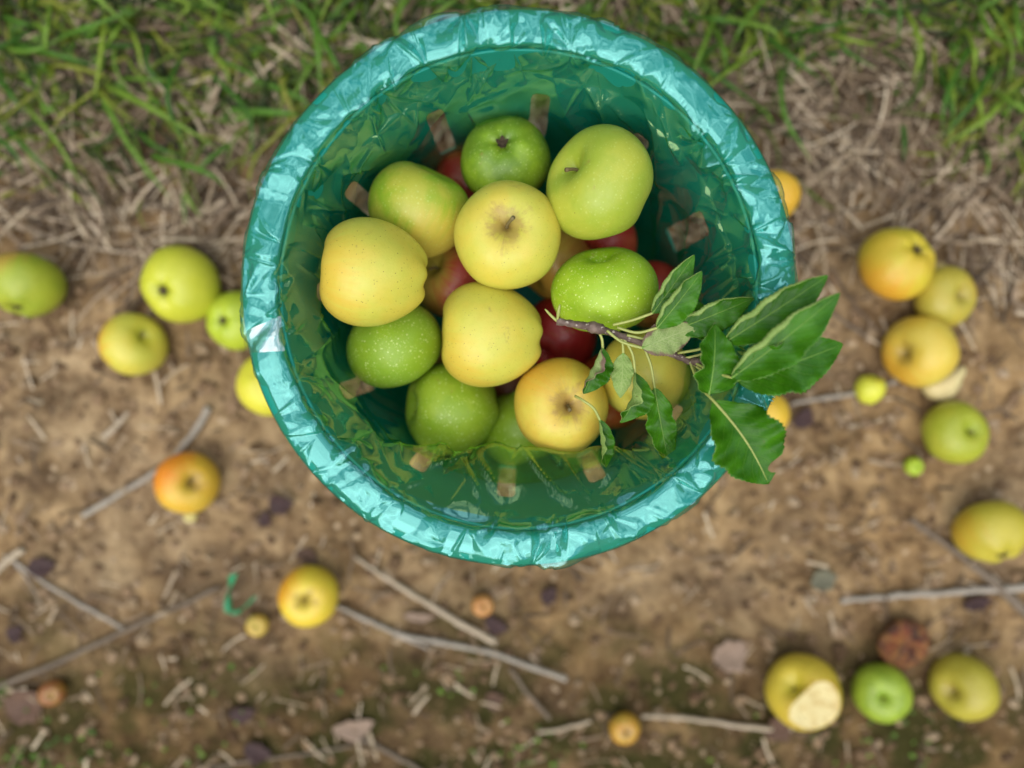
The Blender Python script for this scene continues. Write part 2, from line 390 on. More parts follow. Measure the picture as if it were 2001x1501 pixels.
# base disc with a rounded ring
def lathe(prof, n=360, close=False):
    V, F = [], []
    for r_, z in prof:
        for i in range(n): V.append((r_ * math.cos(2 * math.pi * i / n), r_ * math.sin(2 * math.pi * i / n), z))
    m = len(prof)
    for j in range(m - (0 if close else 1)):
        for i in range(n):
            i2 = (i + 1) % n; j2 = (j + 1) % m; F.append((j * n + i, j * n + i2, j2 * n + i2, j2 * n + i))
    return V, F
link_mesh('base', *lathe([(.002, .010), (.11, .010), (.121, .006), (.118, .0015), (.11, 0), (.002, 0)], 96), M_TEAL, basket)
LIP = [(.1650, .309), (.1660, .3138), (.169, .3154), (.176, .3156), (.183, .3147), (.1880, .3127), (.1900, .3085), (.1903, .300), (.1890, .2935), (.1868, .2935), (.1870, .300), (.1855, .307), (.180, .311), (.170, .311), (.1668, .306)]
link_mesh('rim', *lathe(LIP, 360, True), M_TEAL, basket)

# ------------------------------------------------------------------ clear plastic liner over the rim
NT_ = 1680
th = np.arange(NT_) * 2 * math.pi / NT_
# profile over the lip, from the hanging hem outside to the inner edge
lip_pts = np.array([(.1900, .268), (.1905, .285), (.1908, .300), (.1906, .3088), (.1885, .3138), (.183, .3166), (.176, .3176), (.1690, .3174), (.1648, .3155), (.1630, .3105)])
dl = np.r_[0, np.cumsum(np.linalg.norm(np.diff(lip_pts, axis=0), axis=1))]
NL = 58; sl = np.linspace(0, dl[-1], NL)
LR, LZ = np.interp(sl, dl, lip_pts[:, 0]), np.interp(sl, dl, lip_pts[:, 1])
NI = 80
# inner profile depends on the angle: two big folds hang inwards as chords
tdeg = np.degrees(th)
def chord(t0, d):
    dd = (tdeg - t0 + 180) % 360 - 180
    rr = d / np.maximum(np.cos(np.radians(dd)), .2)
    return np.where(np.abs(dd) < 75, rr, 9)
rc = np.minimum(np.minimum(chord(269, .113), chord(216, .148)), chord(180, .150))
rc = np.minimum(rc, .1635 - .0025); wall_at = .1635
amt = np.clip(wall_at - rc, .0025, .06); amt = amt * (1 + .30 * perlin(np.cos(th) * 4, np.sin(th) * 4, 77) + .05 * perlin(np.cos(th) * 9, np.sin(th) * 9, 78))
k4 = np.linspace(0, 1, NI)
br = [0, .26, .40, .55, 1.0]
nodes_r = np.stack([np.full(NT_, .1630), wall_at - amt, wall_at - .008 - .35 * amt, np.full(NT_, wall_r(.225) - .004), np.full(NT_, wall_r(.03) - .005)], 1)
lowz = np.clip(amt / .03, 0, 1)
nodes_z = np.stack([np.full(NT_, .3095), .286 - .018 * lowz, .268 - .026 * lowz, .240 - .022 * lowz, np.full(NT_, .03)], 1)
IR = np.stack([np.interp(k4, br, nodes_r[i]) for i in range(NT_)]); IZ = np.stack([np.interp(k4, br, nodes_z[i]) for i in range(NT_)])
RR = np.concatenate([np.tile(LR, (NT_, 1)), IR[:, 1:]], 1); ZZ = np.concatenate([np.tile(LZ, (NT_, 1)), IZ[:, 1:]], 1)
NS = RR.shape[1]
ds = np.sqrt(np.diff(RR, axis=1) ** 2 + np.diff(ZZ, axis=1) ** 2); S = np.concatenate([np.zeros((NT_, 1)), np.cumsum(ds, 1)], 1)
s_in = sl[-1]
# normals of the profile (outwards from the plastic below)
tr = np.gradient(RR, axis=1); tz = np.gradient(ZZ, axis=1); ln = np.hypot(tr, tz) + 1e-9
NR, NZ_ = tz / ln, -tr / ln
TX = np.tile((th * .178)[:, None], (1, NS)); CIRC = 2 * math.pi * .178
h = np.zeros_like(RR); rp = np.random.RandomState(23)
def cone(tc_, sc_, ell, amp, nf):
    """a crumple point: straight folds running out from it like a star"""
    half = int(ell * 2.4 / CIRC * NT_) + 1; ic = int(tc_ / CIRC * NT_)
    ii = (np.arange(ic - half, ic + half + 1)) % NT_
    dx = (TX[ii] - tc_ + CIRC / 2) % CIRC - CIRC / 2; dy = S[ii] - sc_
    rr = np.hypot(dx, dy); ph = np.arctan2(dy, dx)
    fa = np.sort(rp.uniform(-math.pi, math.pi, nf)); fv = rp.uniform(-1, 1, nf); fv[::2] = np.abs(fv[::2]); fv[1::2] = -np.abs(fv[1::2])
    g = np.interp(ph, fa, fv, period=2 * math.pi)
    h[ii] += amp * rr * g * np.exp(-(rr / ell) ** 2)
s_out = dl[3]; width = s_in - s_out
NC = 38
for i in range(NC):
    cone(((i + rp.uniform(-.38, .38)) / NC * CIRC) % CIRC, s_out + rp.uniform(.001, .008), rp.uniform(.011, .020), rp.uniform(.35, .65), rp.randint(6, 11))
for i in range(NC):
    cone(((i + .5 + rp.uniform(-.38, .38)) / NC * CIRC) % CIRC, s_in + rp.uniform(-.006, .003), rp.uniform(.011, .020), rp.uniform(.35, .65), rp.randint(6, 11))
for i in range(20):
    cone(rp.uniform(0, CIRC), s_in + rp.uniform(-.002, .006), rp.uniform(.012, .020), rp.uniform(.8, 1.1), rp.randint(4, 7))
for i in range(30):
    cone(rp.uniform(0, CIRC), rp.uniform(s_out, s_in), rp.uniform(.006, .012), rp.uniform(.2, .5), rp.randint(4, 8))
for i in range(26):
    cone(rp.uniform(0, CIRC), s_in + rp.uniform(.008, .09), rp.uniform(.022, .050), rp.uniform(.06, .24), rp.randint(3, 6))
def pn(fr, fs, seed, skew=0):
    a = th[:, None] + skew * (S - s_in); return perlin(np.cos(a) * fr + 3.7, np.sin(a) * fr + S * fs, seed)
inn = np.clip((S - s_in) / .03, 0, 1); over = np.clip((amt - .006) / .02, 0, 1)[:, None] * np.clip((S - s_in) / .006, 0, 1)
lipz = 1 - np.clip((S - s_in) / .01, 0, 1)
h = h * (1 - .78 * over) + lipz * .0007 * (.35 - np.abs(pn(16, 60, 11, 4.0)))
pleat = (.42 - np.abs(pn(2.3, 3, 15, 3.0))) * 1.8 + .35 * (.4 - np.abs(pn(4.6, 6, 16, -6.0))) + .35 * pn(3, 8, 18, 7.0)
h = h + inn * (1 - .80 * over) * np.clip(pleat, -.2, 1.4) * .0105
for td_, so_, el_, am_ in [(232, .016, .034, .20), (247, .030, .040, .17), (262, .012, .030, .20), (276, .028, .044, .16), (291, .014, .032, .2), (305, .026, .036, .18), (206, .020, .030, .22)]:
    cone(td_ / 360 * CIRC, s_in + so_, el_, am_, 5)
def ridge(t0, s0, slope, length, amp, wid):
    # one thin straight fold pinched up out of the film
    half = int((abs(slope) * length + .012) / CIRC * NT_) + 2; ic = int(t0 / CIRC * NT_); ii = (np.arange(ic - half, ic + half + 1)) % NT_
    dx = (TX[ii] - t0 + CIRC / 2) % CIRC - CIRC / 2; dy = S[ii] - s0; n = math.hypot(1, slope)
    along = (dx * slope + dy) / n; across = (dx - slope * dy) / n; u = np.clip(along / length, 0, 1)
    h[ii] += amp * np.exp(-np.abs(across) / wid) * np.sin(math.pi * u) ** .5 * (along > 0) * (along < length)
for i in range(64):
    ridge(rp.uniform(0, CIRC), s_in + rp.uniform(.000, .035), rp.normal(0, .9), rp.uniform(.025, .075), rp.uniform(.0015, .0038), rp.uniform(.0013, .0026))
for i in range(70):
    ridge(rp.uniform(0, CIRC), s_out + rp.uniform(.002, .012), rp.normal(0, .8), rp.uniform(.010, .022), rp.uniform(.0006, .0013), rp.uniform(.0010, .0016))
e_ = np.clip((S - s_out + .001) / .007, 0, 1); damp = .02 + .98 * e_ * e_ * (3 - 2 * e_)
h = np.clip(h * damp, -.0016 * np.ones_like(h) - .002 * inn, .015)
X3 = (RR + NR * h); Z3 = ZZ + NZ_ * h
VX = X3 * np.cos(th)[:, None]; VY = X3 * np.sin(th)[:, None]
ids = np.arange(NT_ * NS).reshape(NT_, NS); idn = np.roll(ids, -1, 0)
ff = np.stack([ids[:, :-1], idn[:, :-1], idn[:, 1:], ids[:, 1:]], -1).reshape(-1, 4)
def film(name, tint, see, base, rough):
    b = NT(name); o = b.obj()
    lw = b.n('ShaderNodeLayerWeight', {'Blend': .5}).outputs['Facing']
    fac = b.math('MINIMUM', b.math('MULTIPLY_ADD', b.math('POWER', lw, 2.0), .70, base), .85)
    bn = b.bump(b.noise(o, 150, 3, .55, 1.5), .035, .0012)
    gl = b.n('ShaderNodeBsdfGlossy', {'Color': tint, 'Roughness': rough, 'Normal': bn})
    tr_ = b.n('ShaderNodeBsdfTransparent', {'Color': see})
    ms = b.n('ShaderNodeMixShader', {0: fac}); b.t.links.new(tr_.outputs[0], ms.inputs[1]); b.t.links.new(gl.outputs[0], ms.inputs[2])
    b.t.links.new(ms.outputs[0], b.out.inputs['Surface']); return b.m
M_FILM = film('film_on_rim', (.43, .97, .98), (.93, .985, .955), .15, .10)  # turquoise of the sky sheen put into the gloss tint
M_FILM_IN = film('film_inside', (.68, .98, .42), (.95, .99, .93), .115, .08)  # same clear film, reflected yellow-green of the apples put into its gloss tint
liner = link_mesh('plastic_liner', np.stack([VX.ravel(), VY.ravel(), Z3.ravel()], 1), ff, [M_FILM, M_FILM_IN])
liner.data.polygons.foreach_set('material_index', np.tile((np.arange(NS - 1) >= NL + 1).astype(np.int32), NT_))
liner.location = (BX, BY, 0)
tag(liner, 'crumpled clear plastic bag lining the basket and folded over its rim', 'liner')

# a loose corner of the bag turned back over the rim
b = NT('film_turned_back'); bn = b.bump(b.noise(b.obj(), 90, 3, .6, 1.0), .12, .002)
gl = b.n('ShaderNodeBsdfGlossy', {'Color': (.92, .97, 1.0), 'Roughness': .16, 'Normal': bn}); tr_ = b.n('ShaderNodeBsdfTransparent', {'Color': (.95, .99, .98)})
ms = b.n('ShaderNodeMixShader', {0: .24}); b.t.links.new(tr_.outputs[0], ms.inputs[1]); b.t.links.new(gl.outputs[0], ms.inputs[2]); b.t.links.new(ms.outputs[0], b.out.inputs['Surface'])
V, F = [], []; n_ = 14
q4 = [P(476, 652, .312), P(550, 617, .320), P(556, 686, .320), P(478, 690, .312)]
for i in range(n_ + 1):
    for j in range(n_ + 1):
        u, v = i / n_, j / n_; q = (q4[0] * (1 - u) + q4[1] * u) * (1 - v) + (q4[3] * (1 - u) + q4[2] * u) * v
        q.z = q.z + .0055 * math.sin(math.pi * min(1, u * 1.0)) ** .6 + .0012 * math.sin(u * 7 + v * 5); V.append((q.x - BX, q.y - BY, q.z))
for i in range(n_):
    for j in range(n_): k = i * (n_ + 1) + j; F.append((k, k + n_ + 1, k + n_ + 2, k + 1))
o = link_mesh('turned_back_corner', V, F, b.m, liner); o['label'] = 'whitish doubled corner of the film over the rim'

# ------------------------------------------------------------------ apples
def apple_mesh(name, seed, conic=.06, tall=.94, lobes=.018, nu=64, nv=44):
    r = np.random.RandomState(seed); V = []; F = []
    p = r.uniform(0, 6.28, 6)
    for j in range(nv + 1):
        ph = math.pi * j / nv; ph = ph - .12 * math.sin(2 * ph)         # denser rings in the two hollows
        for i in range(nu):
            t = 2 * math.pi * i / nu
            rho = 1 - .40 * math.exp(-(ph / .30) ** 1.6) - .24 * math.exp(-((math.pi - ph) / .30) ** 2)
            rho *= 1 + lobes * math.cos(5 * t + p[0]) * (math.sin(ph * .5) ** 4) + .006 * math.cos(5 * t + p[0])
            rho *= 1 + .014 * math.sin(t + p[1]) * math.sin(ph) + .012 * math.sin(2 * t + p[2]) * math.sin(ph) + .012 * math.sin(2 * ph + p[3]) * math.cos(t + p[4])
            x = rho * math.sin(ph); z = rho * math.cos(ph)
            x *= 1 + conic * z + .03
            V.append((x * math.cos(t), x * math.sin(t), z * tall))
    for j in range(nv):
        for i in range(nu):
            i2 = (i + 1) % nu; F.append((j * nu + i, (j + 1) * nu + i, (j + 1) * nu + i2, j * nu + i2))
    me = bpy.data.meshes.new(name); me.from_pydata(V, [], F); me.polygons.foreach_set('use_smooth', [True] * len(F))
    bm = bmesh.new(); bm.from_mesh(me); bmesh.ops.remove_doubles(bm, verts=bm.verts, dist=1e-4); bm.to_mesh(me); bm.free(); me.update()
    return me
SHAPES = {'round': apple_mesh('apple', 1, .04, .90), 'squat': apple_mesh('apple', 2, .03, .84, .02), 'conic': apple_mesh('apple', 3, .14, 1.11, .022), 'long': apple_mesh('apple', 6, .05, 1.05, .016),
          'bell': apple_mesh('apple', 4, .09, .95, .014), 'ribbed': apple_mesh('apple', 5, .07, .88, .032)}
def apple_mat(name, base, base2, blush=None, blush_dir=(1, 0, 0), blush_lo=.25, dots=None, dot_amt=.7, russet=0.0, rough=.34, spec_dots=True, cheek=None, seed=0):
    dk = .55 if dots == DOTD else 1.0
    b = NT(name); o = b.obj(); oo = b.n('ShaderNodeVectorMath', {0: o, 1: (seed * 3.1, seed * 1.7, seed * .9)}, operation='ADD').outputs[0]
    n = b.noise(oo, 1.3, 3); c = b.mix(b.rng(n, .36, .64), base, base2)
    c = b.mix(b.rng(b.noise(oo, 7, 4), .4, .75, 0, .35), c, b.mix(1.0, c, (.86, .90, .7), 'MULTIPLY'))
    sp = b.n('ShaderNodeSeparateXYZ', {'Vector': o}); x, y, z = sp.outputs
    rad = b.math('SQRT', b.math('ADD', b.math('MULTIPLY', x, x), b.math('MULTIPLY', y, y)))
    ang = b.math('ARCTAN2', y, x)
    cmb = b.n('ShaderNodeCombineXYZ', {'X': b.math('MULTIPLY', b.math('COSINE', ang), 2.6), 'Y': b.math('MULTIPLY', b.math('SINE', ang), 2.6), 'Z': b.math('MULTIPLY', z, .35)}).outputs[0]
    streak = b.noise(b.n('ShaderNodeVectorMath', {0: cmb, 1: (seed, seed * 2., 0)}, operation='ADD').outputs[0], 3.0, 5, .65)
    if blush:
        dp = b.n('ShaderNodeVectorMath', {0: o, 1: Vector(blush_dir).normalized()}, operation='DOT_PRODUCT').outputs['Value']
        m = b.math('ADD', dp, b.math('MULTIPLY', b.math('SUBTRACT', streak, .5), 1.1))
        c = b.mix(b.rng(m, blush_lo, blush_lo + .75), c, blush)
    # greener hollow round the stalk, then russet rays
    top = b.math('MULTIPLY', b.rng(rad, .46, .16), b.rng(z, 0, .2))
    c = b.mix(b.math('MULTIPLY', top, .35), c, b.mix(1.0, c, (.62, .80, .35), 'MULTIPLY'))
    bot = b.math('MULTIPLY', b.rng(rad, .34, .12), b.rng(z, 0, -.2)); c = b.mix(b.math('MULTIPLY', bot, .5), c, b.mix(1.0, c, (.55, .6, .35), 'MULTIPLY'))
    if russet:
        rz = b.math('MULTIPLY', b.rng(b.math('ADD', rad, b.math('ADD', b.math('MULTIPLY', b.math('SUBTRACT', streak, .5), .55), b.math('MULTIPLY', b.math('SUBTRACT', b.noise(oo, 3.0, 5, .65), .5), 1.3))), .52, .10), b.rng(z, 0, .2))
        c = b.mix(b.math('MULTIPLY', rz, russet), c, (.36, .21, .065))
        c = b.mix(b.math('MULTIPLY', b.math('MULTIPLY', b.rng(rad, .17, .04), b.rng(z, 0, .2)), b.math('MULTIPLY', russet, .8)), c, (.13, .07, .02))
    if dots:
        v = b.n('ShaderNodeTexVoronoi', {'Vector': oo, 'Scale': 13.5, 'Randomness': .95})
        sz = b.math('MULTIPLY_ADD', b.n('ShaderNodeSeparateColor', {0: v.outputs['Color']}).outputs[0], .20 * dk, .04 * dk)
        dm = b.rng(b.math('SUBTRACT', v.outputs['Distance'], sz), .10 * dk, -.03)
        c = b.mix(b.math('MULTIPLY', dm, dot_amt), c, dots)
        v2 = b.n('ShaderNodeTexVoronoi', {'Vector': oo, 'Scale': 24.0, 'Randomness': 1.0})
        c = b.mix(b.math('MULTIPLY', b.math('MULTIPLY', b.rng(v2.outputs['Distance'], .30 * dk, .14 * dk), b.rng(b.noise(oo, 3, 1), .45, .6)), dot_amt * .7), c, dots)
    # a few small scars
    v3 = b.n('ShaderNodeTexVoronoi', {'Vector': oo, 'Scale': 3.2, 'Randomness': 1.0}).outputs['Distance']
    c = b.mix(b.math('MULTIPLY', b.rng(v3, .045, .02), .7), c, (.10, .055, .015))
    # faint rub marks and weathered skin
    rub = b.math('MULTIPLY', b.rng(b.noise(oo, 2.1, 6, .7, .8), .60, .70), b.rng(b.noise(oo, 14, 4, .7), .42, .62))
    c = b.mix(b.math('MULTIPLY', rub, .45), c, (.30, .19, .06))
    bs = b.pbsdf(Base_Color=c, Roughness=b.rng(b.noise(oo, 9, 3), .3, .7, rough - .05, rough + .14), Specular_IOR_Level=.45,
            Normal=b.bump(b.noise(oo, 26, 3), .06, .02))
    bs.inputs['Subsurface Weight'].default_value = .12; bs.inputs['Subsurface Radius'].default_value = (1.0, .7, .25); bs.inputs['Subsurface Scale'].default_value = .006
    return b.m
b = NT('apple_stalk'); o = b.obj(); n = b.noise(o, 6, 3); b.pbsdf(Base_Color=b.mix(n, (.10, .055, .022), (.24, .20, .07)), Roughness=.7); M_STALK = b.m
b = NT('apple_eye'); b.pbsdf(Base_Color=(.05, .03, .014), Roughness=.9); M_EYE = b.m
def stalk_mesh(seed, ln=.5):
    r = np.random.RandomState(seed); dx, dy = r.uniform(-.14, .14, 2)
    pts = spline([(0, 0, .46), (dx * .2, dy * .2, .46 + ln * .5), (dx, dy, .46 + ln)], 9)
    v, f = tube(pts, [.040, .034, .030, .028, .028, .029, .031, .038, .042], 9)
    me = bpy.data.meshes.new('stem'); me.from_pydata(v, [], f); me.materials.append(M_STALK); me.polygons.foreach_set('use_smooth', [True] * len(f)); return me
STALKS = [stalk_mesh(1, .46), stalk_mesh(4, .34), stalk_mesh(9, .52)]
def eye_mesh():
    parts = []
    for i in range(5):
        a = i * 2 * math.pi / 5 + .3; d = Vector((math.cos(a), math.sin(a), 0)); s = Vector((-d.y, d.x, 0)); z0 = -.70
        v = [d * .03 - s * .06 + Vector((0, 0, z0)), d * .03 + s * .06 + Vector((0, 0, z0)), d * .11 + s * .05 + Vector((0, 0, z0 - .05)), d * .11 - s * .05 + Vector((0, 0, z0 - .05)), d * .15 + Vector((0, 0, z0 - .10))]
        parts.append(([tuple(q) for q in v], [(0, 1, 2, 3), (3, 2, 4)]))
    v, f = lathe([(.002, -.73), (.06, -.72), (.10, -.66), (.05, -.64)], 10); parts.append((v, f))
    v, f = merge(parts); me = bpy.data.meshes.new('calyx'); me.from_pydata(v, [], f); me.materials.append(M_EYE); return me
EYE = eye_mesh()
YEL, YEL2, GOLD = (.62, .50, .070), (.57, .525, .078), (.63, .435, .052)
LIME, GRN, DGRN = (.36, .50, .030), (.26, .395, .020), (.155, .27, .018)
DOTL, DOTD = (.60, .72, .24), (.17, .10, .02)
def apple(loc, rad, axis_, shape, mat, label, stem=None, eye=False, roll=0.0, group=None, name='apple'):
    o = bpy.data.objects.new(name, SHAPES[shape].copy() if False else SHAPES[shape]); COL.objects.link(o)
    if not o.data.materials: o.data.materials.append(None)
    o.material_slots[0].link = 'OBJECT'; o.material_slots[0].material = mat
    q = Vector(axis_).normalized().to_track_quat('Z', 'Y')
    o.rotation_mode = 'QUATERNION'; o.rotation_quaternion = q @ Quaternion((0, 0, 1), roll); o.location = loc; o.scale = (rad,) * 3
    tag(o, label, 'apple', group)
    if stem is not None:
        s = bpy.data.objects.new('stem', STALKS[stem]); COL.objects.link(s); s.parent = o
    if eye:
        s = bpy.data.objects.new('calyx', EYE); COL.objects.link(s); s.parent = o
    return o
def bdir(axis_, world):
    """direction given in the scene, turned into the apple's own axes (for the blush)"""
    q = Vector(axis_).normalized().to_track_quat('Z', 'Y'); return q.inverted() @ Vector(world)
G_IN = 'apples heaped in the basket'
am = apple_mat
INB = [ # px, py, z, radius, axis of the stalk, shape, material, label, stem, eye, roll
 (990, 462, .2585, .0392, (0, .16, 1), 'round', am('apple_skin', YEL, YEL2, None, dots=DOTD, dot_amt=.5, russet=.66, seed=1), 'yellow apple with brown rays round its upright stem, topmost in the basket', 2, 0, .4),
 (1170, 362, .2637, .0408, (-.72, .36, .58), 'ribbed', am('apple_skin', (.33, .40, .040), (.42, .44, .05), None, dots=DOTL, dot_amt=.22, seed=2), 'largest yellow-green apple in the basket with a deep hollow, near the back wall', 1, 0, 0),
 (988, 312, .2118, .0350, (.10, -.30, -1), 'squat', am('apple_skin', DGRN, GRN, None, dots=DOTL, dot_amt=.35, seed=3), 'dark green apple showing its dry eye, between two bigger green apples at the back', None, 1, 1.0),
 (818, 412, .2271, .0395, (.42, .88, .2), 'bell', am('apple_skin', GRN, (.45, .44, .05), (.55, .43, .06), bdir((.42, .88, .2), (.2, -.9, .4)), .2, dots=DOTL, dot_amt=.25, seed=4), 'green apple turning yellow below, behind the yellow apple at the left wall', None, 0, .3),
 (729, 535, .2713, .0386, (-.97, .10, .16), 'conic', am('apple_skin', YEL, YEL2, GOLD, bdir((-.97, .10, .16), (-1, -.3, 0)), .35, dots=DOTD, dot_amt=.95, seed=5), 'largest yellow apple, lying on its side against the left wall of the basket', None, 1, 1.2),
 (958, 657, .2471, .0386, (-.98, .06, .10), 'conic', am('apple_skin', YEL, YEL2, GOLD, bdir((-.98, .06, .10), (-.8, -.7, 0)), .40, dots=DOTD, dot_amt=.9, seed=6), 'yellow apple on its side in the middle of the heap, end towards the twig', None, 1, .2),
 (1180, 567, .2521, .0388, (-.16, .86, .42), 'squat', am('apple_skin', (.27, .44, .015), (.34, .49, .03), None, dots=DOTL, dot_amt=.75, seed=7), 'bright green apple with pale dots under the woody end of the twig', None, 0, .7),
 (769, 672, .2207, .0377, (.35, -.80, -.4), 'round', am('apple_skin', GRN, (.25, .40, .03), None, dots=DOTL, dot_amt=.7, seed=8), 'pale dotted green apple half under the large yellow apple on the left', None, 0, 2.0),
 (882, 797, .1990, .0382, (-.92, .06, .38), 'long', am('apple_skin', GRN, (.33, .45, .03), None, dots=DOTL, dot_amt=.75, seed=9), 'dotted green apple on its side with its end hollow facing left', 1, 0, .1),
 (1026, 832, .1690, .0395, (.3, -.9, .1), 'round', am('apple_skin', GRN, (.30, .45, .03), None, dots=DOTL, dot_amt=.75, seed=10), 'dotted green apple mostly hidden under the golden apple with a leaf', None, 0, .5),
 (1094, 795, .2443, .0360, (.24, .16, 1), 'round', am('apple_skin', (.62, .42, .055), YEL, (.64, .36, .04), bdir((.24, .16, 1), (1, -.2, 0)), .35, dots=DOTD, dot_amt=.5, russet=.72, seed=11), 'golden apple facing up with one small leaf hanging from its stem', 1, 0, 2.2),
 (1258, 735, .2332, .0352, (.1, .5, -.6), 'bell', am('apple_skin', YEL, YEL2, GOLD, bdir((.1, .5, -.6), (.5, -1, 0)), .6, dots=DOTD, dot_amt=.6, seed=12), 'dull yellow apple lying under the leafy part of the twig', None, 0, .5),
 (884, 543, .1760, .0345, (-.55, .35, .75), 'ribbed', am('apple_skin', (.45, .34, .05), (.50, .30, .05), (.42, .055, .03), bdir((-.55, .35, .75), (.8, -.3, .2)), -.25, dots=(.6, .35, .15), dot_amt=.3, seed=13), 'red and orange striped apple deep in the gap between yellow apples', 1, 0, 0),
 (1090, 655, .1640, .0330, (.4, .5, -.5), 'round', am('apple_skin', (.30, .012, .014), (.40, .022, .018), None, dots=(.5, .1, .06), dot_amt=.3, seed=14), 'dark red apple deep in the gap below the woody end of the twig', None, 0, 0),
 (1085, 512, .1700, .0345, (-.5, -.4, .2), 'round', am('apple_skin', (.60, .33, .05), (.62, .40, .06), (.55, .17, .03), bdir((-.5, -.4, .2), (1, 0, 0)), .1, dots=DOTD, dot_amt=.4, seed=15), 'orange yellow apple deep between the russet apple and the bright green one', None, 0, 0),
 (1276, 578, .1500, .0300, (.3, .3, -.5), 'round', am('apple_skin', (.42, .14, .03), (.45, .22, .04), (.40, .03, .02), (0, 1, .3), -.1, dots=DOTD, dot_amt=.3, seed=16), 'orange red apple in shade under two leaf tips at the right of the heap', None, 0, 0),
 (908, 366, .1500, .0300, (.3, .3, -.5), 'round', am('apple_skin', (.34, .03, .02), (.42, .10, .03), None, dots=DOTD, dot_amt=.3, seed=17), 'red apple almost hidden in the dark gap between two back green apples', None, 0, 0),
 (1190, 765, .1700, .0330, (.3, .3, -.5), 'round', am('apple_skin', (.48, .08, .02), (.50, .16, .03), None, dots=DOTD, dot_amt=.3, seed=18), 'orange red apple wedged low between the golden apple and the dull yellow one', None, 0, 0),
 (1176, 474, .1560, .0300, (.3, .3, -.5), 'round', am('apple_skin', (.42, .03, .025), (.45, .07, .03), None, dots=(.5, .2, .1), dot_amt=.3, seed=19), 'red apple glimpsed under the largest yellow-green apple', None, 0, 0),
 (905, 705, .1250, .0330, (.3, .3, -.5), 'round', am('apple_skin', (.30, .10, .03), (.34, .18, .04), None, dots=DOTD, dot_amt=.3, seed=51), 'brownish red apple in deep shade between two green apples and the middle yellow one', None, 0, 0),
 (985, 762, .1200, .0330, (.3, .3, -.5), 'round', am('apple_skin', (.24, .05, .02), (.30, .10, .03), None, dots=DOTD, dot_amt=.3, seed=52), 'red apple in deep shade between the middle yellow apple and the golden one', None, 0, 0),
]
for px, py, z, rad, ax_, shp, m, lab, st, ey, ro in INB:
    a = apple(P(px, py, z), rad, ax_, shp, m, lab, st, bool(ey), ro, G_IN)
    if 'small leaf hanging' in lab: golden = a

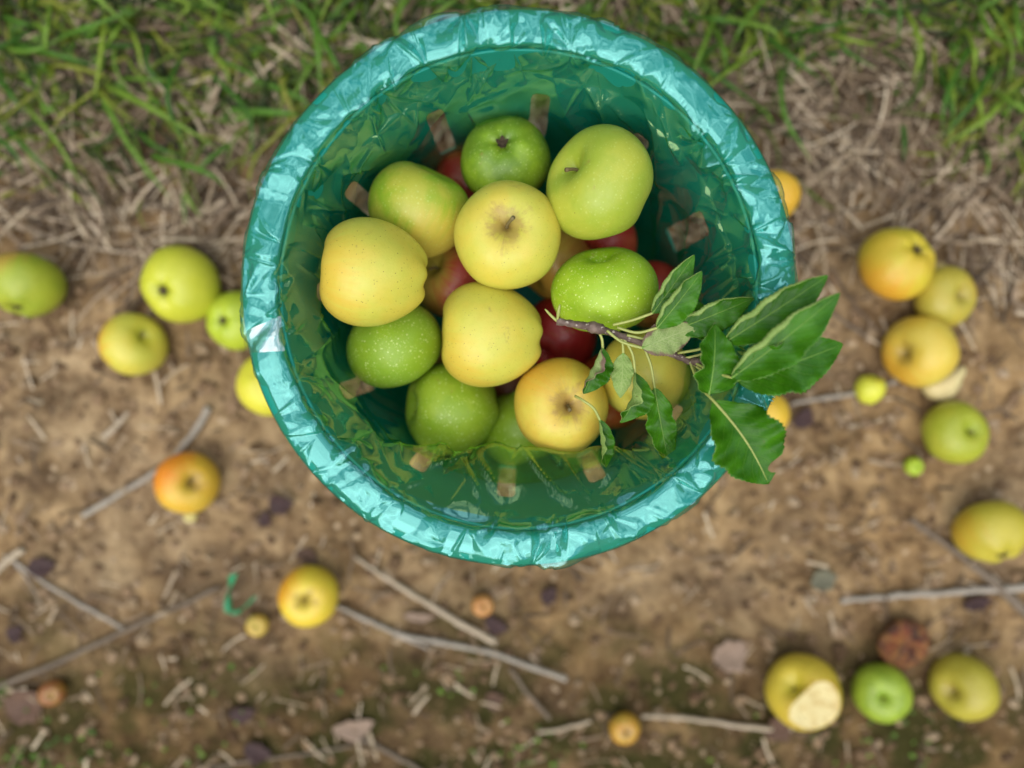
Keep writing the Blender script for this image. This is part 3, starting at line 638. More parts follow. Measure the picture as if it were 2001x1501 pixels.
G_OUT = 'windfall apples on the ground'
def gapple(px, py, dpx, ax_, shape, mat, lab, stem=None, eye=False, roll=0.0, name='apple', group=G_OUT, sink=.0):
    rad = dpx / 2 * (CAMH - .035) / FPX * .93; c0 = P(px, py, rad * .9)
    return apple(Vector((c0.x, c0.y, H(c0.x, c0.y) + rad * .90 - sink - .0035)), rad, ax_, shape, mat, lab, stem, eye, roll, group, name)
OUTA = [
 (41, 555, 146, (.1, .95, -.45), 'round', am('apple_skin', (.30, .36, .03), (.36, .40, .035), (.50, .26, .06), bdir((.1, .95, -.45), (-.6, .8, .4)), .35, dots=DOTD, dot_amt=.25, seed=21), 'olive green apple with an orange cheek, cut off by the left edge of the photo', None, 1, 0),
 (346, 555, 157, (.2, .30, -1), 'round', am('apple_skin', (.52, .53, .04), (.58, .57, .05), (.42, .33, .06), bdir((.2, .3, -1), (.3, 1, .1)), .75, dots=DOTD, dot_amt=.35, seed=22), 'big lemon yellow apple with dark specks beside its eye, left of the basket', None, 1, 0),
 (250, 674, 132, (.72, .35, .5), 'bell', am('apple_skin', YEL2, (.62, .52, .07), (.70, .32, .03), bdir((.72, .35, .5), (-1, .1, .1)), .25, dots=DOTD, dot_amt=.3, seed=23), 'yellow apple with an orange flank and a dark stem hollow facing right', 1, 0, 0),
 (455, 625, 122, (.25, .05, -1), 'round', am('apple_skin', (.40, .49, .03), (.45, .53, .04), None, dots=DOTL, dot_amt=.2, seed=24), 'lime green apple half behind the left side of the basket', None, 1, 0),
 (522, 752, 130, (-.3, -.3, -.6), 'round', am('apple_skin', (.66, .62, .05), (.68, .60, .06), None, dots=DOTD, dot_amt=.15, seed=25), 'plain lemon yellow apple half behind the lower left of the basket', None, 0, 0),
 (360, 945, 130, (.55, .16, .8), 'round', am('apple_skin', (.66, .42, .05), (.68, .40, .04), (.74, .24, .02), bdir((.55, .16, .8), (-.7, .6, .2)), .05, dots=DOTD, dot_amt=.2, russet=.6, seed=26), 'orange apple on the soil touching a pale stick, stem hollow facing right', 1, 0, 0),
 (598, 1170, 127, (.08, .14, 1), 'round', am('apple_skin', (.72, .54, .05), (.72, .50, .05), (.70, .30, .02), bdir((.08, .14, 1), (-.1, 1, .1)), .35, dots=DOTD, dot_amt=.15, russet=.5, seed=27), 'golden yellow apple stem upwards with a black stem, below the basket', 2, 0, 1),
 (1520, 380, 105, (.1, .8, -.6), 'bell', am('apple_skin', (.72, .44, .04), (.72, .40, .04), None, dots=DOTD, dot_amt=.1, seed=28), 'orange yellow apple half behind the upper right of the basket', None, 0, 0),
 (1755, 515, 150, (-.35, -.5, -1), 'round', am('apple_skin', (.58, .46, .04), (.60, .42, .04), (.66, .33, .03), bdir((-.35, -.5, -1), (-.6, -.8, 0)), .25, dots=DOTD, dot_amt=.3, seed=29), 'large golden apple with its eye towards the sky, topmost of three on the right', None, 1, 0),
 (1850, 580, 126, (.30, .05, 1), 'squat', am('apple_skin', (.42, .35, .05), (.46, .36, .05), (.50, .28, .05), bdir((.3, .05, 1), (1, .3, 0)), .4, dots=DOTD, dot_amt=.3, russet=.35, seed=30), 'dull olive apple with a brown hollow, middle of three on the right', None, 0, 0),
 (1803, 687, 146, (-.88, -.05, .42), 'bell', am('apple_skin', (.64, .45, .06), (.64, .48, .08), (.66, .33, .03), bdir((-.88, -.05, .42), (-.7, -.4, 0)), .4, dots=DOTD, dot_amt=.15, russet=.5, seed=31), 'golden apple with a dark hollow facing left, resting on a pale slice', None, 0, 0),
 (1868, 847, 130, (.22, .26, 1), 'round', am('apple_skin', (.34, .37, .03), (.40, .40, .04), None, dots=DOTL, dot_amt=.12, seed=32), 'moss green apple with its stem up, right of the basket', 1, 0, 2),
 (1936, 1040, 144, (-.1, .8, -.7), 'ribbed', am('apple_skin', (.46, .38, .04), (.50, .41, .05), (.55, .33, .03), bdir((-.1, .8, -.7), (-1, 0, 0)), .5, dots=DOTD, dot_amt=.15, seed=33), 'mustard yellow apple beside the thick brown stick near the right edge', None, 1, 0),
 (1497, 808, 104, (.2, -.8, -.4), 'bell', am('apple_skin', (.74, .48, .05), (.74, .46, .05), None, dots=DOTD, dot_amt=.1, seed=34), 'orange yellow apple half behind the lower right of the basket beside the leaves', None, 0, 0),
 (1730, 1362, 120, (-.3, .22, 1), 'round', am('apple_skin', (.23, .32, .025), (.32, .42, .04), (.40, .22, .07), bdir((-.3, .22, 1), (1, .25, .1)), .85, dots=DOTL, dot_amt=.15, seed=36), 'bright green apple with a brown bruise between two yellow apples', 1, 0, 0),
 (1903, 1355, 136, (-.85, .02, .5), 'bell', am('apple_skin', (.40, .33, .04), (.45, .38, .05), None, dots=DOTD, dot_amt=.15, russet=.4, seed=37), 'dull khaki yellow apple with a dark hollow facing left, near the lower right corner', None, 0, 0),
]
for px, py, d, ax_, shp, m, lab, st, ey, ro in OUTA: gapple(px, py, d, ax_, shp, m, lab, st, bool(ey), ro)
# the half eaten apple: a flat pale bite over one flank
me = SHAPES['conic'].copy(); bm = bmesh.new(); bm.from_mesh(me)
bax = Vector((-.55, .52, .62)); bq = bax.normalized().to_track_quat('Z', 'Y')
bd = (bq.inverted() @ Vector((.06, -.10, .99))).normalized()
bmesh.ops.subdivide_edges(bm, edges=bm.edges[:], cuts=3, use_grid_fill=True)
core = []
for v in bm.verts:
    k = v.co.dot(bd)
    lim = .78 + .012 * math.sin(v.co.x * 9 + 1) * math.cos(v.co.y * 8) + .008 * math.sin(v.co.z * 17)
    if k > lim:
        v.co -= bd * ((k - lim) * 1.18 + .02 + .012 * math.sin(v.co.x * 31) * math.sin(v.co.y * 27)); core.append(v)
cs = set(core)
for f in bm.faces:
    f.material_index = 1 if all(v in cs for v in f.verts) else 0
bm.to_mesh(me); bm.free(); SHAPES['bitten'] = me
b = NT('apple_flesh'); o = b.obj(); b.pbsdf(Base_Color=b.mix(b.rng(b.noise(o, 3, 4), .4, .7), (.68, .56, .27), (.56, .41, .16)), Roughness=.6, Normal=b.bump(b.noise(o, 12, 3), .3, .05)); M_FLESH = b.m
ba = gapple(1580, 1365, 152, bax, 'bitten', am('apple_skin', (.62, .46, .05), (.64, .48, .055), (.40, .22, .04), bd, .42, dots=DOTD, dot_amt=.1, seed=35), 'yellow apple with a large pale bite taken out of it, on the soil', 1, False)
if len(ba.data.materials) < 2: ba.data.materials.append(M_FLESH)
ba.material_slots[1].link = 'OBJECT'; ba.material_slots[1].material = M_FLESH
# small green and yellow fruitlets
def fruitlet(px, py, d, mat, lab, ax_=(.2, .2, 1), shape='bell', cat='fruitlet', squash=1.0):
    rad = d / 2 * (CAMH - .012) / FPX; c0 = P(px, py, rad)
    o = apple(Vector((c0.x, c0.y, H(c0.x, c0.y) + rad * .85)), rad, ax_, shape, mat, lab, None, False, 0, 'small fruits on the soil', 'fruitlet'); o['category'] = cat
    return o
fruitlet(1702, 762, 54, am('apple_skin', (.62, .60, .05), (.62, .62, .06), None, seed=41), 'tiny lemon yellow fruit lying on a pale twig', (.1, .95, .3), 'conic')
fruitlet(1784, 911, 36, am('apple_skin', (.34, .46, .03), (.38, .48, .03), None, seed=42), 'tiny lime green fruit below the moss green apple')
fruitlet(1224, 1433, 62, am('apple_skin', (.46, .28, .04), (.50, .24, .03), None, russet=1.0, seed=43), 'small shrivelled orange fruit with a dark sunken centre, near the bottom edge', (.1, .05, 1), 'squat')
fruitlet(943, 1183, 44, am('apple_skin', (.46, .20, .06), (.48, .24, .08), None, seed=44), 'small orange fruit below the basket beside a dark rotten leaf')
fruitlet(100, 1356, 50, am('apple_skin', (.30, .14, .03), (.26, .09, .03), None, russet=1.0, seed=45), 'small brown orange fruit gone rotten, in the lower left', (.4, .05, 1), 'squat')
fruitlet(498, 1227, 44, am('apple_skin', (.52, .38, .08), (.50, .32, .06), None, seed=46), 'small yellow apple scrap left of the golden apple with the black stem')
fruitlet(366, 1013, 26, am('apple_skin', (.62, .52, .18), (.6, .5, .2), None, seed=47), 'tiny pale yellow fruit piece touching the underside of the orange apple')
fruitlet(1836, 530, 34, am('apple_skin', (.55, .42, .18), (.5, .36, .14), None, seed=48), 'tiny tan fruit piece between the golden apple and the olive one')
# pale slice under the golden apple
def slab(outline, thick, z0, name, mat, lab, cat, group=None, dome=.3):
    pts = [P(x, y, 0) for x, y in outline]; cx = sum((p for p in pts), Vector()) / len(pts); loc = Vector((cx.x, cx.y, H(cx.x, cx.y) + z0))
    loop = spline(pts + [pts[0]], 40)[:-1]; V, F = [], []; n = len(loop)
    rings = [(1, 0), (1.02, .35), (.94, .8), (.70, 1.0 + dome * .4), (.35, 1 + dome)]
    for s, zz in rings:
        for q in loop: V.append(((q.x - cx.x) * s, (q.y - cx.y) * s, zz * thick + .15 * thick * math.sin(q.x * 420 + s * 5) * math.cos(q.y * 380)))
    V.append((0, 0, thick * (1 + dome)))
    for j in range(len(rings) - 1):
        for i in range(n): i2 = (i + 1) % n; F.append((j * n + i, j * n + i2, (j + 1) * n + i2, (j + 1) * n + i))
    for i in range(n): F.append(((len(rings) - 1) * n + i, (len(rings) - 1) * n + (i + 1) % n, len(V) - 1))
    F.append(tuple(range(n))[::-1])
    o = link_mesh(name, V, F, mat); o.location = loc; tag(o, lab, cat, group); return o
slab([(1795, 745), (1835, 732), (1874, 715), (1868, 745), (1848, 775), (1822, 781), (1800, 768)], .012, .002, 'apple_slice', M_FLESH, 'pale slice of apple flesh sticking out under a golden apple', 'apple slice')
# rotten apple: sunken brown husk with holes
rot = apple_mesh('rotten_apple', 12, .0, .55, .05); bm = bmesh.new(); bm.from_mesh(rot)
holes = [Vector((-.42, .05, .9)), Vector((.35, .22, .9)), Vector((.05, -.50, .85)), Vector((.5, -.45, .7))]
for v in bm.verts:
    for hh, rr_ in zip(holes, (.42, .46, .34, .26)):
        d = (v.co.normalized() - hh.normalized()).length
        if d < rr_: v.co *= 1 - .42 * (1 - (d / rr_) ** 2) ** .5
bm.to_mesh(rot); bm.free(); SHAPES['rotten'] = rot
b = NT('rotten_skin'); o = b.obj(); n = b.noise(o, 2.2, 5)
ln_ = b.n('ShaderNodeVectorMath', {0: o}, operation='LENGTH').outputs['Value']
c = b.mix(b.rng(n, .38, .62), (.05, .016, .010), (.21, .05, .022)); c = b.mix(b.math('MULTIPLY', b.rng(b.noise(o, 3.1, 2), .46, .58), .8), c, (.30, .13, .035))
b.pbsdf(Base_Color=c, Roughness=.42, Normal=b.bump(b.noise(o, 9, 4), .5, .06)); M_ROT = b.m
ra = gapple(1782, 1270, 112, (.1, -.1, 1), 'rotten', M_ROT, 'collapsed rotten brown apple with holes, behind the bright green apple', sink=.006)

# ------------------------------------------------------------------ rotten leaves, sticks, scrap
def litter_mat(name, a, c2, rough=.75):
    b = NT(name); o = b.obj(); n = b.noise(o, 70, 4); b.pbsdf(Base_Color=b.mix(n, a, c2), Roughness=rough, Normal=b.bump(b.noise(o, 160, 3), .5, .002)); return b.m
M_DARK = litter_mat('rotten_leaf', (.022, .009, .009), (.055, .020, .018)); M_PINK = litter_mat('faded_leaf', (.19, .125, .085), (.30, .205, .145)); M_BRN = litter_mat('brown_leaf', (.06, .03, .018), (.14, .07, .04))
def dead_leaf(px, py, wpx, hpx, an, mat, lab, curl=.4):
    c0 = P(px, py, 0); L_, W_ = wpx / 1790. * .88, hpx / 1790. * .88; V, F = [], []; n, m = 12, 6; rr_ = random.Random(px * 7 + py)
    bd_ = rr_.uniform(-1, 1)
    for i in range(n + 1):
        t = i / n; w_ = W_ * .5 * math.sin(math.pi * min(1, max(.02, t)) ** .85) ** .8 * (1 + .12 * math.sin(t * 17 + px))
        for j in range(m + 1):
            u = j / m * 2 - 1
            V.append(((t - .5) * L_, u * w_ + bd_ * .12 * L_ * math.sin(math.pi * t), .003 + curl * (u * u * w_ * .9 + .5 * L_ * (t - .5) ** 2) + .0008 * math.sin(9 * t + 4 * u)))
    for i in range(n):
        for j in range(m): k = i * (m + 1) + j; F.append((k, k + m + 1, k + m + 2, k + 1))
    o = link_mesh('dead_leaf', V, F, mat); o.location = (c0.x, c0.y, H(c0.x, c0.y) + .002); o.rotation_euler = (rr_.uniform(-.2, .2), rr_.uniform(-.2, .2), an)
    s = o.modifiers.new('thickness', 'SOLIDIFY'); s.thickness = .0006
    tag(o, lab, 'dead leaf', 'dead leaves on the soil'); return o
for a in [(1073, 1162, 44, 36, .9, M_DARK, 'dark purple rotten leaf alone on the soil below the basket'),
 (972, 1218, 60, 36, -.5, M_DARK, 'dark maroon leaf touching the small orange fruit'),
 (552, 986, 56, 48, .3, M_DARK, 'dark rotten leaf near the lower left of the basket, larger of a pair'),
 (518, 1012, 40, 34, 1.2, M_DARK, 'dark rotten leaf near the lower left of the basket, smaller of a pair'),
 (85, 1105, 62, 44, .2, M_DARK, 'curled dark leaf beside the forked grey twig at the left edge'),
 (30, 1240, 42, 40, .9, M_DARK, 'round blackish red leaf at the left edge above the long straight stick'),
 (55, 1375, 110, 80, .5, M_BRN, 'large brown leaf half under the small rotten fruit in the lower left'),
 (478, 1383, 62, 40, .1, M_DARK, 'dark purple leaf left of the pinkish curled leaf'),
 (508, 1462, 64, 46, -.3, M_DARK, 'dark purple leaf near the bottom edge above a thin brown twig'),
 (692, 1415, 96, 46, .15, M_PINK, 'pale pinkish curled leaf near the bottom edge'),
 (1912, 1180, 74, 34, .1, M_DARK, 'blackish purple leaf under the white stick near the right edge'),
 (1520, 1420, 70, 56, .7, M_BRN, 'brown leaf against the bitten yellow apple'),
 (1425, 1275, 84, 74, .4, M_PINK, 'round faded leaf with a dark spot on open soil left of the rotten apple'),
 (1570, 815, 52, 40, 1.0, M_DARK, 'dull maroon leaf beside the half hidden orange yellow apple'),
 (820, 1200, 70, 22, -.1, M_PINK, 'narrow pink leaf strip between two pale sticks'),
 (965, 1370, 40, 46, .3, M_BRN, 'small reddish brown leaf above the bottom edge, right of the long forked stick'),
 (1605, 1130, 60, 50, .3, litter_mat('grey_leaf', (.09, .085, .05), (.15, .135, .085)), 'grey olive leaf on bare soil above the white stick'),
 (600, 1095, 60, 34, -.6, M_BRN, 'dark brown leaf just above the golden apple with the black stem')]: dead_leaf(*a)
M_WOODG = litter_mat('grey_stick_bark', (.20, .165, .13), (.44, .38, .31)); M_WOODB = litter_mat('brown_stick_bark', (.11, .08, .055), (.21, .155, .11)); M_WOODP = litter_mat('pale_stick_wood', (.34, .26, .175), (.50, .40, .29))
def stick(paths, mat, lab, kind='stick'):
    parts = []
    for pts, w0, w1 in paths:
        q = spline([P(x, y, 0) for x, y in pts], 26); rr_ = random.Random(int(pts[0][0] * 3 + pts[0][1]))
        rad = [(w0 + (w1 - w0) * i / 25) / 1790 / 2 * .82 * (1 + .16 * math.sin(i * 1.9 + w0) * (i % 5 == 0) + rr_.uniform(-.07, .07)) for i in range(26)]
        for i, v in enumerate(q):
            v.z = H(v.x, v.y) * .6 + rad[i] * .8 + .0015; v.x += rr_.uniform(-.0006, .0006); v.y += rr_.uniform(-.0006, .0006)
        parts.append(tube(q, rad, 8))
    o = link_mesh(kind, *merge(parts), mat); tag(o, lab, kind, 'sticks lying on the soil'); return o
stick([([(413, 795), (385, 840), (345, 890)], 20, 14), ([(350, 885), (300, 925), (235, 965), (165, 1008)], 13, 15)], M_WOODG, 'grey bent stick running under the orange apple')
stick([([(252, 805), (230, 832), (208, 852)], 10, 16)], M_WOODP, 'short pale stick left of the grey bent one')
stick([([(-60, 1362), (100, 1300), (260, 1225), (430, 1148)], 15, 11)], M_WOODB, 'long straight light brown stick crossing the lower left')
stick([([(8, 1085), (60, 1120), (150, 1175), (240, 1228)], 9, 10), ([(30, 1105), (60, 1150), (80, 1185)], 6, 3)], M_WOODG, 'thin grey forked twig meeting the long straight stick')
stick([([(-30, 1140), (10, 1100), (48, 1072)], 16, 18)], M_WOODP, 'stubby pale stick at the left edge')
stick([([(690, 1085), (735, 1115), (850, 1185), (970, 1256)], 8, 19)], M_WOODP, 'smooth pale straight stick below the basket')
stick([([(655, 1185), (720, 1212), (800, 1242), (950, 1272), (1108, 1330)], 11, 15), ([(745, 1222), (790, 1245), (838, 1268)], 12, 7)], M_WOODG, 'long grey forked stick starting at the golden apple with the black stem')
stick([([(998, 1308), (1030, 1355), (1075, 1408)], 9, 11)], M_WOODB, 'thin brown twig below the end of the forked stick')
stick([([(1640, 1172), (1760, 1162), (1880, 1155), (2080, 1138)], 14, 20)], M_WOODG, 'whitish knobbly stick running off the right edge')
stick([([(1775, 1015), (1850, 1065), (1930, 1130), (2060, 1250)], 13, 26)], M_WOODB, 'thick brown stick crossing over the whitish one at the right edge')
stick([([(1545, 790), (1600, 780), (1670, 768), (1750, 742)], 8, 14)], M_WOODG, 'whitish twig under the tiny lemon yellow fruit')
stick([([(1052, 1435), (1100, 1428), (1155, 1412)], 8, 9)], M_WOODP, 'short pale twig left of the shrivelled orange fruit')
stick([([(1255, 1403), (1360, 1408), (1510, 1425)], 9, 14)], M_WOODP, 'straw coloured twig right of the shrivelled orange fruit')
stick([([(410, 1500), (520, 1480), (690, 1455)], 9, 7)], M_WOODB, 'thin reddish brown twig along the bottom edge')
stick([([(690, 1440), (740, 1455), (830, 1510)], 10, 12)], M_WOODB, 'brown twig below the pinkish curled leaf')
stick([([(-40, 428), (150, 422), (345, 398)], 9, 11)], M_WOODP, 'long straw stalk lying across the dry grass at the left edge', 'stalk')
stick([([(375, 412), (440, 415), (500, 406)], 8, 8)], M_WOODP, 'short straw stalk reaching the left side of the basket', 'stalk')
stick([([(30, 440), (150, 478), (290, 498)], 11, 9)], M_WOODP, 'straw stalk above the big lemon yellow apple', 'stalk')
stick([([(1590, 350), (1640, 415), (1630, 470)], 8, 7)], M_WOODP, 'bent straw stalk right of the half hidden upper apple', 'stalk')
stick([([(1620, 610), (1680, 650), (1720, 675)], 7, 8)], M_WOODB, 'thin brown twig between the leaves and the golden apples', 'stalk')
# green strip of torn tape
v, f = [], []
pl = spline([P(456, 1122, .02), P(450, 1150, .012), P(446, 1195, .006), P(462, 1196, .008), P(478, 1188, .012), P(499, 1166, .022)], 24)
for i, q in enumerate(pl):
    a = i * .28; s = Vector((math.cos(a) * .9, .25, math.sin(a) * .5)).normalized() * (.0052 - .0028 * i / 23)
    v += [tuple(q - s), tuple(q + s)]
for i in range(23): f.append((2 * i, 2 * i + 1, 2 * i + 3, 2 * i + 2))
b = NT('green_tape'); b.pbsdf(Base_Color=(.015, .24, .10), Roughness=.4); scrap = link_mesh('tape_scrap', v, f, b.m)
s = scrap.modifiers.new('thickness', 'SOLIDIFY'); s.thickness = .0004
tag(scrap, 'twisted scrap of green plastic tape lying on the soil', 'scrap')

# ------------------------------------------------------------------ twig with leaves
def leaf_mat(name, a, c2, vein, bright=1.0, under=False, dry=False):
    b = NT(name); uv = b.n('ShaderNodeUVMap').outputs['UV']; sp = b.n('ShaderNodeSeparateXYZ', {'Vector': uv}); u, v = sp.outputs[0], sp.outputs[1]
    o = b.obj(); au = b.math('ABSOLUTE', b.math('SUBTRACT', u, .5))          # 0 at the midrib, .5 at the edge
    t = b.math('ADD', b.math('SUBTRACT', v, b.math('MULTIPLY', au, .62)), b.math('MULTIPLY', b.noise(o, 60, 2), .03))
    wv = b.math('ABSOLUTE', b.math('SUBTRACT', b.math('FRACT', b.math('MULTIPLY', t, 8.0)), .5))
    vm = b.math('MULTIPLY', b.rng(wv, .07, .01), b.rng(au, .5, .30))
    net = b.n('ShaderNodeTexVoronoi', {'Vector': o, 'Scale': 480.0}, feature='DISTANCE_TO_EDGE').outputs['Distance']
    nm = b.math('MULTIPLY', b.rng(net, .10, .0), .55 if under else .16)
    mr = b.rng(au, .022, .006)
    n = b.noise(o, 55, 4); c = b.mix(b.rng(n, .35, .68), a, c2)
    allv = b.math('MAXIMUM', b.math('MAXIMUM', b.math('MULTIPLY', vm, .75 if under else .28), nm), b.math('MULTIPLY', mr, .7))
    c = b.mix(allv, c, vein)
    spk = b.math('MULTIPLY', b.rng(b.noise(o, 190, 3, .7), .66, .72), b.rng(b.noise(o, 28, 2), .48, .6)); c = b.mix(b.math('MULTIPLY', spk, .7), c, (.10, .06, .02))
    if dry: c = b.mix(b.rng(b.math('ADD', au, b.math('MULTIPLY', b.math('SUBTRACT', b.noise(o, 45, 4), .5), .8)), .34, .47), c, (.20, .13, .09))
    hgt = b.math('SUBTRACT', b.math('MULTIPLY', b.math('SINE', b.math('MULTIPLY', t, 50.0)), .30), b.math('MULTIPLY', vm, .8))
    hgt = b.math('ADD', hgt, b.math('MULTIPLY', b.noise(o, 130, 3), .5))
    nb = b.bump(hgt, .32, .0008)
    d = b.n('ShaderNodeBsdfPrincipled', {'Base Color': c, 'Roughness': .62 if under else .30, 'Specular IOR Level': .2 if under else .22, 'Normal': nb})
    tl = b.n('ShaderNodeBsdfTranslucent', {'Color': c}); ms_ = b.n('ShaderNodeMixShader', {0: .16})
    b.t.links.new(d.outputs[0], ms_.inputs[1]); b.t.links.new(tl.outputs[0], ms_.inputs[2]); b.t.links.new(ms_.outputs[0], b.out.inputs['Surface'])
    return b.m
M_LTOP = leaf_mat('leaf_upper_side', (.024, .112, .002), (.052, .19, .005), (.12, .27, .025))
M_LUND = leaf_mat('leaf_underside', (.20, .31, .07), (.26, .37, .10), (.36, .45, .16), under=True)
M_LDRY = leaf_mat('leaf_dry_edge', (.24, .33, .10), (.30, .38, .13), (.40, .47, .20), under=True, dry=True)
M_RIB = litter_mat('leaf_midrib', (.10, .22, .022), (.17, .30, .04), .5)
M_PET = litter_mat('leaf_stalk', (.30, .33, .08), (.40, .42, .12), .5)
b = NT('twig_bark'); o = b.obj(); n = b.noise(o, 90, 4); c = b.mix(b.rng(n, .4, .65), (.085, .05, .038), (.20, .135, .105)); c = b.mix(b.rng(b.noise(o, 300, 2), .62, .72), c, (.40, .33, .27))
b.pbsdf(Base_Color=c, Roughness=.7, Normal=b.bump(b.noise(o, 220, 4), .6, .0012)); M_BARK = b.m
def pz(a): return P(a[0], a[1], a[2])
def leaf(parent, base, tip, wpx, left=0, right=0, bend=.0, sideways=0.0, tilt=0.0, petiole=None, notch=None, wavy=.10, fat=.85, dry=False, lin=False, rib_w=.0004, label=None, seed=0):
    """base, tip: (px, py, height); left/right: degrees each half turns up round the midrib (over 90 shows the underside)"""
    A, B_ = pz(base), pz(tip); ax_ = B_ - A; L_ = ax_.length; t = ax_.normalized()
    up = Vector((0, 0, 1)); nrm = (up - t * up.dot(t)).normalized(); side = t.cross(nrm).normalized()     # side = right of travel
    q = Quaternion(t, math.radians(tilt)); nrm = q @ nrm; side = q @ side
    W_ = wpx / 2 * (CAMH - base[2]) / FPX; n, m = 44, 9; rr_ = random.Random(seed * 31 + int(base[0])); ph0 = rr_.uniform(0, 6)
    V, F, UV = [], [], []; rib = []
    for i in range(n + 1):
        s = i / n; mid = A + ax_ * s + nrm * (bend * L_ * math.sin(math.pi * s)) + side * (sideways * L_ * math.sin(math.pi * s))
        rib.append(mid)
        w0 = W_ * (math.sin(math.pi * min(1, s ** fat)) ** .78 if 0 < s < 1 else 0) * (1 - .18 * s ** 6)
        for sgn, fold in ((-1, left), (1, right)):
            x, y = 0.0, 0.0; ser = 1 + .028 * ((i % 2) * 2 - 1) + .03 * math.sin(s * 21 + sgn + ph0)
            wl_ = w0 * ser
            if notch and sgn == notch[0]:
                d = (s - notch[1]) / notch[2]
                if abs(d) < 1: wl_ *= 1 - notch[3] * math.sqrt(1 - d * d)
            row = [(0, 0)]
            for j in range(m):
                k = (j + .5) / m; ang = math.radians(fold) * (min(1, .25 + k * 1.35) if fold < 120 or lin else min(1.0, k * 1.10) ** 3.1) * (.55 + .45 * math.sin(math.pi * min(1, s * 1.15 + .12))) + wavy * 2.2 * math.sin(s * 13 + sgn * 1.3 + ph0) * k + wavy * math.sin(s * 29 + ph0)
                x += math.cos(ang) * wl_ / m; y += math.sin(ang) * wl_ / m; row.append((x, y))
            for j, (x, y) in enumerate(row):
                V.append(mid + side * (sgn * x) + nrm * y); UV.append((.5 + sgn * .5 * j / m, s))
    st = 2 * (m + 1)
    for i in range(n):
        for h_ in (0, 1):
            for j in range(m):
                k = i * st + h_ * (m + 1) + j
                f = (k, k + st, k + st + 1, k + 1); F.append(f if h_ == 0 else f[::-1])
    me = bpy.data.meshes.new('leaf'); me.from_pydata([tuple(v) for v in V], [], F); me.polygons.foreach_set('use_smooth', [True] * len(F))
    me.materials.append(M_LTOP); me.materials.append(M_LDRY if dry else M_LUND)
    uvl = me.uv_layers.new(name='UVMap')
    for lp in me.loops: uvl.data[lp.index].uv = UV[lp.vertex_index]
    bm = bmesh.new(); bm.from_mesh(me); bmesh.ops.remove_doubles(bm, verts=bm.verts, dist=1e-6)
    # faces look up (upper side) before folding: make them agree with nrm at the midrib
    f0 = min(bm.faces, key=lambda f: (f.calc_center_median() - rib[n // 2]).length)
    f0.normal_update()
    if f0.normal.dot(nrm) < 0: bmesh.ops.reverse_faces(bm, faces=bm.faces[:])
    bm.to_mesh(me); bm.free(); me.update()
    o = bpy.data.objects.new('leaf', me); COL.objects.link(o)
    sm = o.modifiers.new('thickness', 'SOLIDIFY'); sm.thickness = .00035; sm.offset = -1; sm.material_offset = 1; sm.material_offset_rim = 1
    inv = parent.matrix_world_inv if hasattr(parent, 'matrix_world_inv') else None
    o.parent = parent
    if label: o['label'] = label
    # stalk running on as the raised midrib
    pts = ([pz(p) for p in petiole] if petiole else []) + [rib[0]]
    path = (spline(pts, 14) if len(pts) > 1 else pts) ; np_ = len(path)
    path = path + [rib[k] + nrm * .00005 for k in range(3, n - 1, 3)]; nn = len(path)
    rad = [(.0010 if i < np_ else rib_w * (1 - (i - np_) / max(1, nn - np_)) + .0001) for i in range(nn)]
    v_, f_ = tube(path, rad, 7); pe = link_mesh('leaf_stalk', v_, f_, [M_PET, M_RIB]); pe.parent = o
    if rib_w < .0008:
        for k in range((np_ - 1) * 7, len(f_)): pe.data.polygons[k].material_index = 1
    return o, pe
twig = empty('apple_twig', (0, 0, 0))
tag(twig, 'snapped apple twig with green leaves lying on the heap and over the rim', 'twig')
woody = [(1088, 628, .2945), (1125, 634, .2955), (1165, 641, .295), (1200, 652, .294), (1262, 672, .292), (1315, 692, .294), (1352, 708, .297)]
sp_ = spline([pz(p) for p in woody], 40)
rad = [.0027 + .0006 * math.sin(i * 1.7) * (i % 3 == 0) + (.0012 if 10 < i < 16 else 0) - .0000 * i for i in range(40)]
parts = [tube(sp_, rad, 10)]
parts.append(tube(spline([pz((1350, 706, .297)), pz((1362, 708, .301)), pz((1372, 714, .304))], 8), [.0022, .0030, .0034, .0030, .0034, .0026, .0018, .0006], 9))
link_mesh('branch', *merge(parts), M_BARK, twig)
link_mesh('broken_end', *merge([tube(spline([pz((1090, 628, .2945)), pz((1078, 618, .296)), pz((1065, 604, .2985))], 8), [.0013, .0012, .0011, .001, .001, .0009, .0008, .0004], 7),
    tube(spline([pz((1089, 627, .295)), pz((1091, 612, .299)), pz((1094, 595, .302))], 8), [.001, .0009, .001, .0013, .0013, .0011, .001, .0005], 7)]), M_PET, twig)
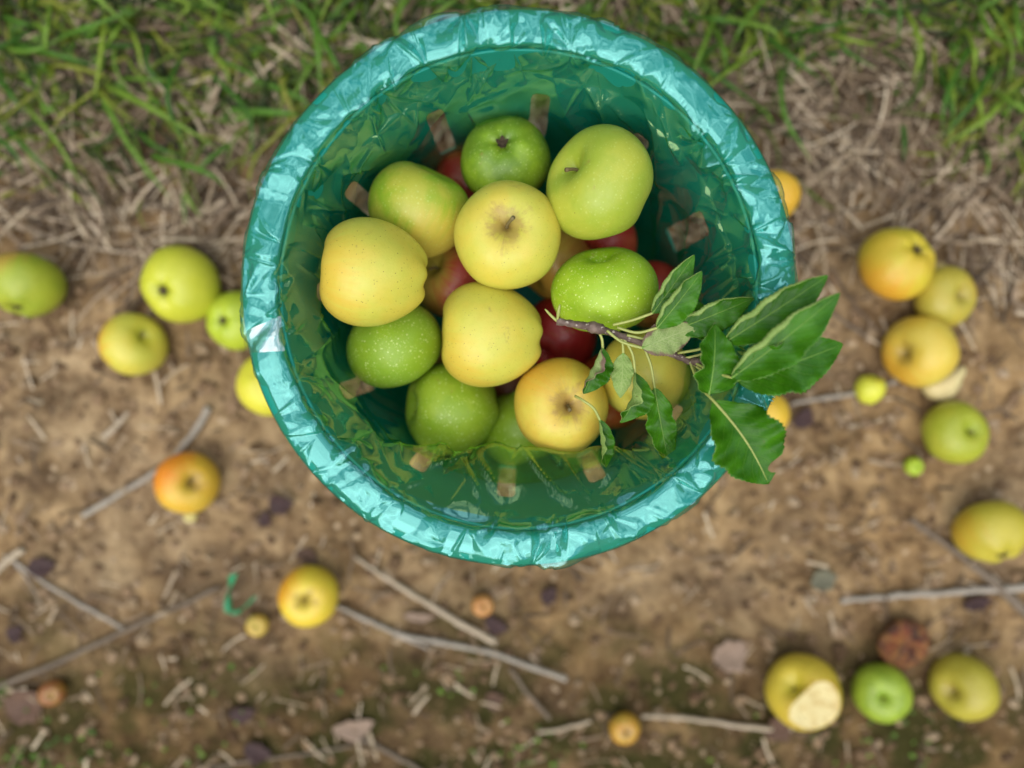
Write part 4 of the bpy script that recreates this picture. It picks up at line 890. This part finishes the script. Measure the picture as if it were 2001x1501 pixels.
LV = [
 dict(base=(1275, 612, .302), tip=(1357, 498, .312), wpx=62, left=205, right=14, bend=.06, petiole=[(1198, 635, .296), (1235, 626, .300)], seed=1),
 dict(base=(1284, 641, .304), tip=(1372, 530, .318), wpx=66, left=200, right=18, bend=.07, petiole=[(1206, 640, .297), (1245, 650, .301)], seed=2),
 dict(base=(1318, 645, .300), tip=(1472, 583, .310), wpx=74, left=185, right=8, bend=.10, wavy=.12, petiole=[(1225, 655, .296), (1270, 662, .298)], seed=3),
 dict(base=(1254, 680, .303), tip=(1363, 637, .306), wpx=68, left=-8, right=12, bend=.05, tilt=180, petiole=[(1186, 646, .297), (1215, 668, .300)], dry=True, seed=4, label='leaf lying with its pale dry underside up'),
 dict(base=(1178, 680, .291), tip=(1140, 770, .288), wpx=74, left=25, right=150, lin=True, bend=.05, petiole=[(1168, 644, .295), (1176, 662, .294)], dry=True, seed=5, label='curled leaf with a browned edge'),
 dict(base=(1218, 690, .289), tip=(1212, 778, .287), wpx=44, left=0, right=0, tilt=180, bend=-.05, petiole=[(1214, 658, .294), (1217, 674, .291)], seed=6),
 dict(base=(1241, 728, .288), tip=(1212, 827, .284), wpx=82, left=20, right=135, lin=True, bend=.08, sideways=-.10, petiole=[(1218, 660, .294), (1236, 692, .292)], seed=7),
 dict(base=(1279, 758, .284), tip=(1309, 914, .283), wpx=60, left=30, right=22, bend=-.03, wavy=.17, petiole=[(1258, 676, .293), (1272, 715, .289)], seed=8),
 dict(base=(1386, 770, .318), tip=(1397, 633, .318), wpx=106, left=58, right=40, bend=.12, petiole=[(1348, 706, .298), (1362, 740, .308)], seed=9, fat=.62),
 dict(base=(1394, 783, .322), tip=(1502, 946, .330), wpx=152, left=34, right=30, bend=.10, sideways=-.03, petiole=[(1350, 708, .298), (1372, 758, .312)], notch=(-1, .86, .065, .72), seed=10, fat=1.05, rib_w=.0010, label='broad leaf with a piece bitten out near its tip'),
 dict(base=(1418, 668, .322), tip=(1618, 538, .342), wpx=98, left=190, right=44, bend=.05, petiole=[(1325, 690, .298), (1370, 682, .310)], seed=11),
 dict(base=(1430, 738, .330), tip=(1642, 572, .356), wpx=100, left=205, right=40, bend=.06, petiole=[(1352, 706, .299), (1392, 726, .316)], seed=12),
 dict(base=(1440, 744, .325), tip=(1648, 672, .338), wpx=118, left=40, right=34, bend=.10, petiole=[(1350, 710, .298), (1395, 735, .312)], seed=13),
 dict(base=(1395, 668, .300), tip=(1300, 560, .288), wpx=60, left=10, right=10, bend=.05, petiole=[(1340, 700, .297), (1375, 690, .301)], seed=14),
]
for d in LV: leaf(twig, **d)
# the small leaf that grew on the golden apple's stalk
bpy.context.view_layer.update()
lo, pe = leaf(golden, base=(1172, 820, .283), tip=(1184, 914, .272), wpx=46, left=10, right=130, lin=True, bend=.05, petiole=[(1124, 774, .281), (1140, 783, .287), (1160, 798, .287)], seed=15)
lo.matrix_parent_inverse = golden.matrix_world.inverted()
for o in list(sc.objects):
    if o.type == 'MESH' and o.parent is None and not o.get('kind') and not o.get('label'): print('UNLABELLED', o.name)
